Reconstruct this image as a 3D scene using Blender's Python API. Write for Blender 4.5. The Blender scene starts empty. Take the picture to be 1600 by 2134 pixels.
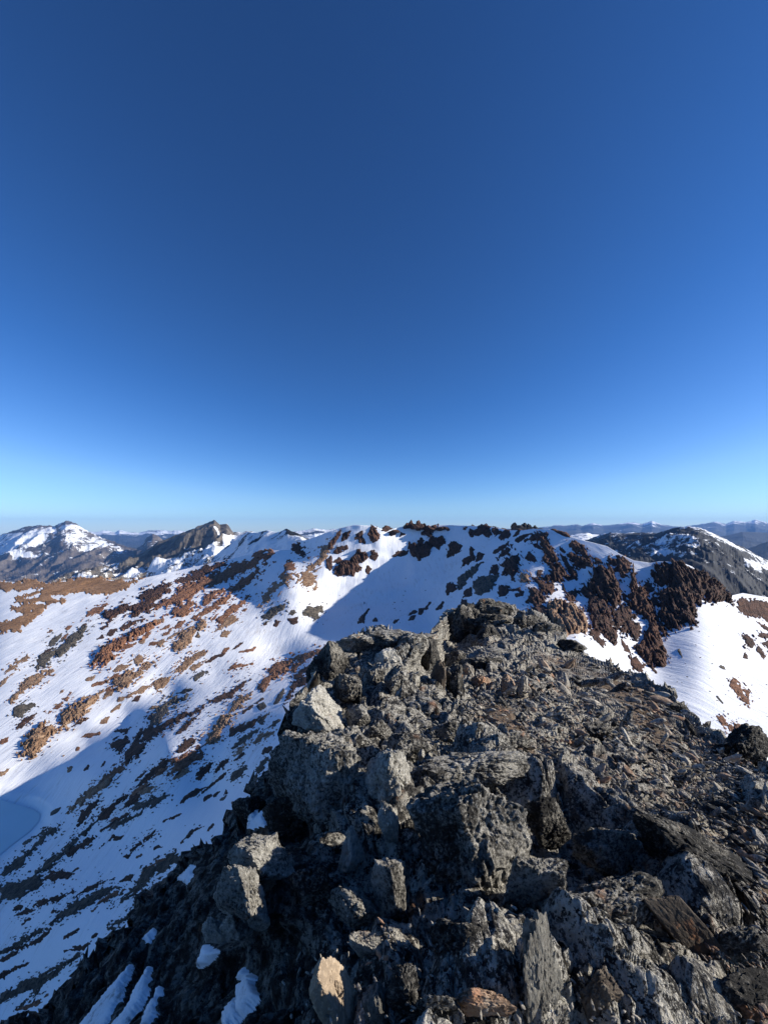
import bpy, math, random
import numpy as np
from mathutils import Vector

scene = bpy.context.scene
COL = scene.collection
rad = math.radians
SUN_AZ, SUN_EL = 93.0, 23.0          # degrees right of the view direction, degrees above the horizon

# ------------------------------------------------------------------ camera model
F = 800.0; CX = 800.0; CY = 1067.0
PITCH = rad(2.86)
cp, sp = math.cos(PITCH), math.sin(PITCH)

def ray(px, py):
    """direction with y = 1 for a point of the picture"""
    u = (np.asarray(px, float) - CX) / F
    v = (CY - np.asarray(py, float)) / F
    y = cp - v * sp
    z = sp + v * cp
    return u / y, z / y

def pos(px, py, Y):
    x, z = ray(px, py)
    Y = np.asarray(Y, float)
    return np.stack([x * Y, np.ones_like(x) * Y, z * Y], -1)

# ------------------------------------------------------------------ noise
def _h(ix, iy, iz, s):
    n = (ix.astype(np.uint32) * np.uint32(374761393) + iy.astype(np.uint32) * np.uint32(668265263)
         + iz.astype(np.uint32) * np.uint32(2147483647) + np.uint32((s * 362437 + 1013) & 0xffffffff))
    n = (n ^ (n >> np.uint32(13))) * np.uint32(1274126177)
    n = (n ^ (n >> np.uint32(15))) * np.uint32(2246822519)
    n = n ^ (n >> np.uint32(16))
    return (n & np.uint32(0xffffff)).astype(np.float32) / np.float32(0xffffff)

def vnoise(P, s=0):
    P = np.asarray(P, np.float32)
    i = np.floor(P).astype(np.int64); f = P - i
    f = f * f * f * (f * (f * 6 - 15) + 10)
    out = 0
    for dx in (0, 1):
        wx = f[..., 0] if dx else 1 - f[..., 0]
        for dy in (0, 1):
            wy = f[..., 1] if dy else 1 - f[..., 1]
            for dz in (0, 1):
                wz = f[..., 2] if dz else 1 - f[..., 2]
                out = out + wx * wy * wz * _h(i[..., 0] + dx, i[..., 1] + dy, i[..., 2] + dz, s)
    return out * 2 - 1

def fbm(P, o=4, s=0, g=0.5):
    a, t, r = 1.0, 0.0, 0
    for k in range(o):
        r = r + a * vnoise(P * (2.03 ** k) + 17.3 * k, s + k)
        t += a; a *= g
    return r / t

def ridged(P, o=4, s=0, g=0.5):
    a, t, r = 1.0, 0.0, 0
    for k in range(o):
        r = r + a * (1 - np.abs(vnoise(P * (2.03 ** k) + 11.7 * k, s + k)) * 2)
        t += a; a *= g
    return r / t

def blocks(P, s=0, ew=.30):
    """cellular rock: each cell is a tilted facet of its own height, with a crack round it. -> facet height, crack 0..1"""
    P = np.asarray(P, np.float32)
    b = np.floor(P - 0.5).astype(np.int64)
    n = P.shape[0]
    d1 = np.full(n, 9.0, np.float32); d2 = np.full(n, 9.0, np.float32); hh = np.zeros(n, np.float32)
    for dx in (0, 1):
        for dy in (0, 1):
            for dz in (0, 1):
                c = b + np.array([dx, dy, dz]); q = c & 0xffff
                cx = c[:, 0] + .15 + .7 * _h(q[:, 0], q[:, 1], q[:, 2], s)
                cy = c[:, 1] + .15 + .7 * _h(q[:, 0], q[:, 1], q[:, 2], s + 1)
                cz = c[:, 2] + .15 + .7 * _h(q[:, 0], q[:, 1], q[:, 2], s + 2)
                vx, vy, vz = P[:, 0] - cx, P[:, 1] - cy, P[:, 2] - cz
                d = np.sqrt(vx * vx + vy * vy + vz * vz).astype(np.float32)
                g0 = _h(q[:, 0], q[:, 1], q[:, 2], s + 3) - .5
                g1 = _h(q[:, 0], q[:, 1], q[:, 2], s + 4) - .5
                g2 = _h(q[:, 0], q[:, 1], q[:, 2], s + 5) - .5
                g3 = _h(q[:, 0], q[:, 1], q[:, 2], s + 6) - .5
                fh = (vx * g0 + vy * g1 + vz * g2) * 2.3 + g3 * .8
                m = d < d1
                d2 = np.where(m, d1, np.minimum(d2, d)); hh = np.where(m, fh, hh); d1 = np.where(m, d, d1)
    e = d2 - d1; w = np.clip(e / ew, 0, 1); w = w * w * (3 - 2 * w)
    return hh * (.35 + .65 * w), np.clip(e / 0.22, 0, 1)

# ------------------------------------------------------------------ thin plate interpolation of log distance
class TPS:
    def __init__(s, pts, lam=1e-4):
        a = np.array(pts, float); s.c = a[:, :2] / 500.0; v = np.log(a[:, 2])
        n = len(a); d2 = ((s.c[:, None] - s.c[None]) ** 2).sum(-1)
        K = d2 * np.log(np.sqrt(d2) + 1e-9) + lam * np.eye(n)
        A = np.zeros((n + 3, n + 3)); A[:n, :n] = K; A[:n, n] = 1; A[:n, n + 1:] = s.c
        A[n, :n] = 1; A[n + 1:, :n] = s.c.T
        s.w = np.linalg.solve(A, np.concatenate([v, np.zeros(3)]))
    def __call__(s, px, py):
        px = np.asarray(px, float); py = np.asarray(py, float); sh = np.broadcast(px, py).shape
        qx = np.broadcast_to(px, sh).ravel() / 500; qy = np.broadcast_to(py, sh).ravel() / 500
        r = s.w[-3] + s.w[-2] * qx + s.w[-1] * qy
        for (cx, cy), w in zip(s.c, s.w):
            d2 = (qx - cx) ** 2 + (qy - cy) ** 2
            r += w * d2 * 0.5 * np.log(d2 + 1e-12)
        return np.exp(r).reshape(sh)

# ------------------------------------------------------------------ mesh helpers
def add_mesh(name, V, Fq, mat=None, parent=None, smooth=True, origin=None, attrs=None):
    V = np.asarray(V, np.float32)
    if origin is not None: V = V - np.asarray(origin, np.float32)
    me = bpy.data.meshes.new(name)
    Fq = np.asarray(Fq, np.int32)
    k = Fq.shape[1]
    me.vertices.add(len(V)); me.vertices.foreach_set("co", V.ravel())
    me.loops.add(Fq.size); me.loops.foreach_set("vertex_index", Fq.ravel())
    me.polygons.add(len(Fq)); me.polygons.foreach_set("loop_start", np.arange(0, Fq.size, k, dtype=np.int32))
    me.polygons.foreach_set("use_smooth", np.full(len(Fq), smooth))
    for an, av in (attrs or {}).items():
        at = me.attributes.new(an, 'FLOAT', 'POINT'); at.data.foreach_set("value", np.asarray(av, np.float32).ravel())
    me.update(calc_edges=True); me.validate()
    if mat: me.materials.append(mat)
    o = bpy.data.objects.new(name, me); COL.objects.link(o)
    if origin is not None: o.location = [float(c) for c in origin]
    if parent: o.parent = parent
    return o

def gridfaces(r, c, flip=False):
    i = np.arange(r * c).reshape(r, c)
    q = np.stack([i[:-1, :-1], i[1:, :-1], i[1:, 1:], i[:-1, 1:]], -1).reshape(-1, 4)
    return q[:, ::-1] if flip else q

def tag(o, label=None, cat=None, group=None, kind=None):
    if label: o['label'] = label
    if cat: o['category'] = cat
    if group: o['group'] = group
    if kind: o['kind'] = kind
    return o

def grid_normals(P):
    """P (r,c,3): normals facing the viewer side"""
    du = np.gradient(P, axis=1); dv = np.gradient(P, axis=0)
    n = np.cross(dv, du); n /= np.linalg.norm(n, axis=-1, keepdims=True) + 1e-12
    s = np.sign(-(n * P).sum(-1, keepdims=True)); s[s == 0] = 1
    return n * s

def sdf(px, py, poly):
    """signed distance in picture points, positive inside"""
    p = np.asarray(poly, float); q = np.roll(p, -1, 0)
    d = np.full(px.shape, 1e9); ins = np.zeros(px.shape, bool)
    for (ax, ay), (bx, by) in zip(p, q):
        ex, ey = bx - ax, by - ay
        t = np.clip(((px - ax) * ex + (py - ay) * ey) / (ex * ex + ey * ey + 1e-9), 0, 1)
        d = np.minimum(d, (px - ax - t * ex) ** 2 + (py - ay - t * ey) ** 2)
        c = ((ay > py) != (by > py))
        xi = ex * (py - ay) / (ey if abs(ey) > 1e-9 else 1e-9) + ax
        ins ^= c & (px < xi)
    d = np.sqrt(d)
    return np.where(ins, d, -d)

# ------------------------------------------------------------------ materials
class NB:
    """tiny node builder"""
    def __init__(s, name):
        s.m = bpy.data.materials.new(name); s.m.use_nodes = True
        s.nt = s.m.node_tree; s.nt.nodes.clear()
        s.out = s.n('ShaderNodeOutputMaterial'); s.b = s.n('ShaderNodeBsdfPrincipled')
        s.l(s.b.outputs[0], s.out.inputs[0])
        s.co = s.n('ShaderNodeNewGeometry').outputs['Position']
    def n(s, t, **k):
        x = s.nt.nodes.new(t)
        for a, v in k.items(): setattr(x, a, v)
        return x
    def l(s, a, b): s.nt.links.new(a, b)
    def noise(s, scale, detail=5, rough=.6, vec=None, dist=0.0, off=0.0):
        x = s.n('ShaderNodeTexNoise'); x.inputs['Scale'].default_value = scale
        x.inputs['Detail'].default_value = detail; x.inputs['Roughness'].default_value = rough
        x.inputs['Distortion'].default_value = dist
        v = vec or s.co
        if off:
            a = s.n('ShaderNodeVectorMath'); a.inputs[1].default_value = (off, off * 1.7, off * .6); s.l(v, a.inputs[0]); v = a.outputs[0]
        s.l(v, x.inputs['Vector']); return x.outputs['Fac']
    def map(s, scale=(1, 1, 1), rot=(0, 0, 0)):
        x = s.n('ShaderNodeMapping'); x.inputs['Scale'].default_value = scale; x.inputs['Rotation'].default_value = rot
        s.l(s.co, x.inputs['Vector']); return x.outputs[0]
    def ramp(s, fac, stops, const=False):
        x = s.n('ShaderNodeValToRGB'); e = x.color_ramp.elements
        while len(e) < len(stops): e.new(0.5)
        for k, (p, c) in enumerate(stops):
            e[k].position = p; c = (c, c, c) if not hasattr(c, '__len__') else c
            e[k].color = (*c, 1)
        if const: x.color_ramp.interpolation = 'CONSTANT'
        s.l(fac, x.inputs[0]); return x.outputs[0]
    def mix(s, fac, a, b, mode='MIX'):
        x = s.n('ShaderNodeMix', data_type='RGBA', blend_type=mode)
        for v, i in ((fac, x.inputs[0]), (a, x.inputs[6]), (b, x.inputs[7])):
            if hasattr(v, 'node'): s.l(v, i)
            elif hasattr(v, '__len__'): i.default_value = (*v, 1)
            else: i.default_value = v
        return x.outputs[2]
    def math(s, op, a, b=0.0):
        x = s.n('ShaderNodeMath', operation=op)
        for v, i in ((a, x.inputs[0]), (b, x.inputs[1])):
            if hasattr(v, 'node'): s.l(v, i)
            else: i.default_value = v
        return x.outputs[0]
    def attr(s, name):
        x = s.n('ShaderNodeAttribute'); x.attribute_name = name; return x.outputs['Fac']
    def finish(s, col, rough=.85, bump=None, strength=.5, dist=.02, spec=.3):
        s.b.inputs['Roughness'].default_value = rough
        s.b.inputs['Specular IOR Level'].default_value = spec
        if hasattr(col, 'node'): s.l(col, s.b.inputs['Base Color'])
        else: s.b.inputs['Base Color'].default_value = (*col, 1)
        if bump is not None:
            x = s.n('ShaderNodeBump'); x.inputs['Strength'].default_value = strength; x.inputs['Distance'].default_value = dist
            s.l(bump, x.inputs['Height']); s.l(x.outputs[0], s.b.inputs['Normal'])
        return s.m

def rock_mat(name, dark, mid, pale, lichen_amount=.5, rust=.1, sc=1.0, streak=None, rustcol=(.30, .13, .055), bump=.7):
    """lichen-spotted summit rock, scales in metres"""
    b = NB(name)
    v = b.map(streak[0], streak[1]) if streak else b.co
    big = b.noise(1.7 * sc, 4, .6)
    med = b.noise(7 * sc, 8, .78, vec=v)
    fine = b.noise(42 * sc, 6, .8, vec=v, off=3.1)
    # salt-and-pepper crust: black, grey and cream lichen in one broken pattern
    f = b.math('ADD', b.math('MULTIPLY', fine, .62), b.math('ADD', b.math('MULTIPLY', med, .42), b.math('MULTIPLY', b.math('SUBTRACT', big, .5), .30)))
    o_ = .075 * (1 - lichen_amount)
    c = b.ramp(f, [(.435 + o_, dark), (.485 + o_, mid), (.535 + o_, tuple(x * .6 for x in pale)), (.60 + o_, pale)])
    c = b.mix(b.ramp(b.noise(3.3 * sc, 4, .6, off=33), [(.4, 0.0), (.62, .55)]), c, b.mix(.5, c, mid))
    if rust > 0:
        rm = b.ramp(b.math('ADD', b.noise(2.3 * sc, 5, .65, off=21.0), b.math('MULTIPLY', fine, .25)), [(.80 - .22 * rust, 0.0), (.87 - .18 * rust, .85)])
        c = b.mix(rm, c, b.mix(b.noise(30 * sc, 2, .5), rustcol, tuple(min(1, x * 1.7) for x in rustcol)))
    h = b.math('ADD', b.math('MULTIPLY', med, 1.0), b.math('MULTIPLY', fine, .5))
    return b.finish(c, .88, h, min(1, bump * 1.4), .09 / sc)

def outcrop_mat(name, a, b_, c_, sc=.35):
    """bedrock seen from a hundred metres and more"""
    b = NB(name)
    n1 = b.noise(sc, 7, .7); n2 = b.noise(sc * 5, 5, .7, off=5.0)
    c = b.ramp(n1, [(.36, a), (.5, b_), (.64, c_)])
    c = b.mix(b.ramp(n2, [(.38, .75), (.5, 0.0)]), c, tuple(x * .35 for x in a))
    return b.finish(c, .9, b.math('ADD', n2, b.noise(sc * 14, 4, .7)), .8, .8)

M = {}
M['rust'] = outcrop_mat('rust_rock', (.12, .055, .032), (.27, .13, .072), (.38, .20, .12))
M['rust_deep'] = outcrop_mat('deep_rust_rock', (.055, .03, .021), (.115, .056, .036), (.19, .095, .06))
M['tan'] = outcrop_mat('tan_rock', (.17, .10, .06), (.35, .215, .13), (.46, .32, .21))
M['brown'] = outcrop_mat('dark_brown_rock', (.035, .022, .017), (.085, .045, .032), (.15, .075, .05))
M['grey'] = outcrop_mat('grey_green_rock', (.05, .047, .040), (.12, .105, .085), (.21, .175, .135))
M['sward'] = outcrop_mat('tan_dry_ground', (.22, .12, .06), (.32, .175, .085), (.38, .22, .12), sc=.06)

M['ridge'] = rock_mat('ridge_rock', (.014, .0135, .0125), (.07, .065, .058), (.60, .57, .50), .7, .22)
M['lichen'] = rock_mat('pale_lichen_rock', (.022, .020, .018), (.34, .32, .275), (.80, .765, .675), 1.4, .16)
M['grey_r'] = rock_mat('grey_lichen_rock', (.014, .013, .012), (.095, .089, .079), (.66, .63, .56), .80, .16)
M['dark_r'] = rock_mat('dark_rock', (.010, .0095, .009), (.042, .039, .035), (.46, .43, .37), .40, .1)
M['slab_tan'] = rock_mat('tan_slab_rock', (.22, .17, .12), (.44, .34, .235), (.60, .52, .40), .35, .35, rustcol=(.36, .20, .10), bump=.3)
M['slab_brown'] = rock_mat('brown_slab_rock', (.06, .047, .036), (.11, .085, .062), (.2, .17, .13), .15, .2, bump=.35)
M['fluted'] = rock_mat('pale_fluted_rock', (.10, .095, .085), (.30, .285, .25), (.52, .50, .44), .6, .15,
                       streak=((2.6, 1.3, .7), (0, rad(12), rad(20))), bump=.8)
M['scree'] = rock_mat('scree_rock', (.05, .047, .044), (.31, .285, .245), (.62, .56, .46), .75, .42, rustcol=(.33, .17, .09), bump=.4)
M['scree_tan'] = rock_mat('tan_scree_rock', (.15, .095, .06), (.36, .24, .16), (.54, .43, .33), .55, .5, rustcol=(.36, .17, .09), bump=.4)

def snow_mat():
    b = NB('snow')
    v = b.map((.9, .18, .18), (0, 0, rad(35)))
    n = b.noise(.35, 6, .62, vec=v); n2 = b.noise(2.2, 4, .6)
    c = b.ramp(b.noise(.02, 4, .5), [(.3, (.80, .825, .86)), (.7, (.88, .895, .92))])
    c = b.mix(b.ramp(b.math('ADD', b.noise(.7, 7, .75, vec=v, off=4), b.math('MULTIPLY', b.noise(.05, 4, .6, off=8), .5)), [(.80, 0.0), (.98, .5)]), c, (.46, .41, .36))
    return b.finish(c, .55, b.math('ADD', n, b.math('ADD', b.math('MULTIPLY', n2, .15), b.math('MULTIPLY', b.noise(30, 4, .7), .02))), .5, .9, .25)
M['snow'] = snow_mat()
def old_snow_mat():
    b = NB('old_snow')
    n = b.noise(6, 7, .75); n2 = b.noise(45, 4, .7)
    c = b.ramp(b.math('ADD', n, b.math('MULTIPLY', n2, .35)), [(.50, (.34, .33, .32)), (.60, (.72, .74, .77)), (.75, (.82, .84, .87))])
    return b.finish(c, .6, b.math('ADD', n, b.math('MULTIPLY', n2, .4)), .45, .03, .2)
M['old_snow'] = old_snow_mat()

def ice_mat():
    b = NB('lake_ice')
    c = b.ramp(b.noise(.03, 4, .6), [(.3, (.84, .87, .82)), (.7, (.92, .94, .90))])
    return b.finish(c, .8, None)
M['ice'] = ice_mat()

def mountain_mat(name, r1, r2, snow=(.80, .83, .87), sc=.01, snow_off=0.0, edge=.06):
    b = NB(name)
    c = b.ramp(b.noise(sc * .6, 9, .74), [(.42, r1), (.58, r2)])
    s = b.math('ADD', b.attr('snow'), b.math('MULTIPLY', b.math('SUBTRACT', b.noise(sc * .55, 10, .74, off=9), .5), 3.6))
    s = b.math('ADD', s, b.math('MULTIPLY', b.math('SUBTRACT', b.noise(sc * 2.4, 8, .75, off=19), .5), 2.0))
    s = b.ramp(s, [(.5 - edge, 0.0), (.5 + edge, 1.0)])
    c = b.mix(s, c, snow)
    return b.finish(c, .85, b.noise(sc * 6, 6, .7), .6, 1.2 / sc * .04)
M['mt_grey'] = mountain_mat('grey_mountain', (.055, .050, .048), (.15, .125, .105))
M['mt_wall'] = mountain_mat('wall_mountain', (.065, .058, .05), (.20, .17, .135), sc=.02)
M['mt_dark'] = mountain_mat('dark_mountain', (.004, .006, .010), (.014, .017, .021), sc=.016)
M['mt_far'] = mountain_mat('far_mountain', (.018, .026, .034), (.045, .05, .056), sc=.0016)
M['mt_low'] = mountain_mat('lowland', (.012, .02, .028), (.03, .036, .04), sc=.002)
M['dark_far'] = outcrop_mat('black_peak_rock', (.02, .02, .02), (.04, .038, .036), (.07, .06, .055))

# ------------------------------------------------------------------ middle distance: one snow sheet
CREST = [(-600, 1250), (-300, 1235), (0, 1211), (87, 1217), (130, 1211), (192, 1205), (241, 1210), (297, 1205), (367, 1190), (420, 1178), (472, 1166),
         (525, 1155), (560, 1148), (605, 1146), (614, 1134), (630, 1127), (647, 1123), (675, 1112), (710, 1100), (738, 1094), (780, 1096),
         (797, 1103), (815, 1103), (841, 1097), (870, 1095), (900, 1095), (930, 1094), (955, 1095), (985, 1096), (1025, 1098), (1060, 1105),
         (1090, 1105), (1110, 1102), (1145, 1103), (1180, 1115), (1208, 1124), (1236, 1131), (1264, 1138), (1292, 1155), (1320, 1168),
         (1355, 1173), (1372, 1170), (1418, 1171), (1442, 1181), (1460, 1197), (1484, 1211), (1505, 1229), (1525, 1241), (1547, 1236),
         (1600, 1245), (1900, 1290), (2300, 1330)]
_cx, _cy = np.array(CREST, float).T
crest = lambda px: np.interp(px, _cx, _cy)

MIDPTS = [(-500, 1245, 800), (-300, 1235, 680), (560, 1148, 460),
          (610, 1145, 442), (680, 1112, 424), (740, 1093, 420), (790, 1100, 415), (845, 1094, 425), (900, 1094, 425), (985, 1094, 400),
          (1060, 1106, 350), (1110, 1103, 310), (1145, 1103, 290), (1210, 1124, 260), (1290, 1155, 230), (1355, 1173, 210), (1420, 1170, 200),
          (1485, 1211, 190), (1525, 1241, 185), (1600, 1245, 190), (1900, 1290, 250),
          (830, 1150, 412), (870, 1200, 385), (800, 1230, 372), (800, 1290, 312), (900, 1300, 270), (700, 1250, 366), (640, 1340, 274),
          (720, 1160, 405), (700, 1200, 388), (950, 1200, 345), (1000, 1230, 262), (1050, 1200, 262), (1000, 1150, 350), (1080, 1150, 285), (1100, 1230, 210),
          (650, 1160, 410), (600, 1190, 392), (650, 1210, 380), (610, 1290, 318), (700, 1310, 300), (600, 1390, 240), (540, 1400, 238),
          (500, 1550, 112), (450, 1650, 98), (350, 1560, 130), (400, 1490, 172), (300, 1650, 116), (150, 1690, 139), (200, 1620, 146), (150, 1750, 120), (300, 1750, 96), (200, 1900, 79), (100, 1900, 90), (0, 1850, 115),
          (70, 1700, 149), (0, 1700, 148), (0, 1780, 131),
          (0, 2000, 88), (0, 2130, 75), (-300, 1700, 150), (-300, 2000, 102), (300, 1900, 68), (400, 1800, 66), (200, 2050, 63), (500, 1700, 61),
          (600, 1550, 84), (600, 1470, 135), (700, 1500, 90), (900, 1400, 130), (1000, 1700, 45), (1000, 2200, 26), (300, 2400, 42), (-200, 2500, 55),
          (1150, 1200, 228), (1200, 1180, 235), (1200, 1250, 188), (1250, 1200, 212), (1300, 1200, 203), (1300, 1280, 163), (1400, 1200, 193),
          (1380, 1280, 163), (1370, 1385, 120), (1450, 1260, 165), (1500, 1300, 150), (1550, 1270, 172), (1600, 1300, 160), (1450, 1350, 125),
          (1450, 1420, 100), (1550, 1400, 112), (1600, 1400, 115), (1550, 1500, 80), (1600, 1560, 66), (1600, 1480, 88), (1250, 1350, 120),
          (1200, 1320, 130), (1900, 1400, 150), (1900, 1600, 80), (1500, 2200, 25), (2200, 1500, 120)]
# the lit left slope is one broad tilted field of snow
def field(px, py):
    rx, rz = ray(px, py); return float(-128.2 / (rz - .0725 * rx - .189))
for px_ in (0, 90, 180, 270, 360, 450, 520):
    for py_ in (1211, 1250, 1300, 1350, 1400, 1450, 1500, 1550, 1600, 1645):
        if py_ < crest(px_) - 2 or py_ > 1672 - px_ * .535: continue
        if px_ > 400 and py_ < 1240: continue
        MIDPTS.append((px_, py_, field(px_, py_)))
for px_ in (370, 470): MIDPTS.append((px_, float(crest(px_)), field(px_, crest(px_)) * (1.0 if px_ < 400 else .93)))
mid_tps = TPS(MIDPTS)
LAKE_Z = -110.0
LAKE = [(-420, 1640), (-200, 1655), (0, 1667), (44, 1680), (70, 1688), (83, 1697), (81, 1711), (62, 1733), (26, 1760), (0, 1781), (-200, 1900), (-420, 1960)]

def midY(px, py):
    Y = mid_tps(px, py)
    # gentle rolls in the snow, in metres along the view
    P = pos(px, py, Y)
    Q = np.stack([(P[..., 0] * .6 - P[..., 1] * .8) / 5.5, (P[..., 0] * .8 + P[..., 1] * .6) / 22.0, 0 * P[..., 0]], -1)
    Y = Y * (1 + .012 * fbm(P / 38.0, 3, 5) + np.where(P[..., 0] < 90, .0007, .0002) * fbm(Q, 3, 6))
    d = sdf(np.asarray(px, float), np.asarray(py, float), LAKE)
    w = np.clip((d + 30) / 30, 0, 1); w = w * w * (3 - 2 * w)
    _, rz = ray(px, py)
    Yl = (LAKE_Z - .12) / np.minimum(rz, -.2)
    return np.where(w > 0, Y * (1 - w) + Yl * w, Y)

def back_rows(top, steps):
    """rows behind a silhouette: outward from the viewer and down, so the mass has a far side"""
    h = top[:, :2] / np.linalg.norm(top[:, :2], axis=1, keepdims=True)
    rows = []
    for out, drop in steps:
        q = top.copy(); o = np.asarray(out).reshape(-1, 1) if hasattr(out, '__len__') else out
        q[:, :2] += h * o; q[:, 2] -= drop; rows.append(q)
    return rows[::-1]

def build_snowfield():
    cols = np.concatenate([np.arange(-600, -20, 20), np.arange(-20, 1620, 2.5), np.arange(1620, 2301, 20)]).astype(float)
    t = np.linspace(0, 1, 430) ** 1.15
    s = crest(cols); B = np.full_like(cols, 2500.0)
    PY = s[None] + (B - s)[None] * t[:, None]; PX = np.broadcast_to(cols, PY.shape)
    Y = midY(PX, PY); P = pos(PX, PY, Y)
    top = P[0]
    rows = back_rows(top, [(6, 1.0), (25, 9), (90, 60), (260, 240), (600, 560)])
    P = np.concatenate([np.stack(rows), P], 0)
    r, c = P.shape[:2]
    return tag(add_mesh('snowfield', P.reshape(-1, 3), gridfaces(r, c), M['snow']), kind='structure')
build_snowfield()

# frozen lake: a level sheet
def build_lake():
    lx, ly = np.array(LAKE, float).T
    _, rz = ray(lx, ly); P = pos(lx, ly, (LAKE_Z + .05) / rz)
    c = P.mean(0, keepdims=True); V = np.concatenate([c, P]); n = len(P)
    Ft = [(0, 1 + i, 1 + (i + 1) % n) for i in range(n)]
    return tag(add_mesh('lake', V, Ft, M['ice'], smooth=False), kind='structure')
build_lake()

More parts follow.
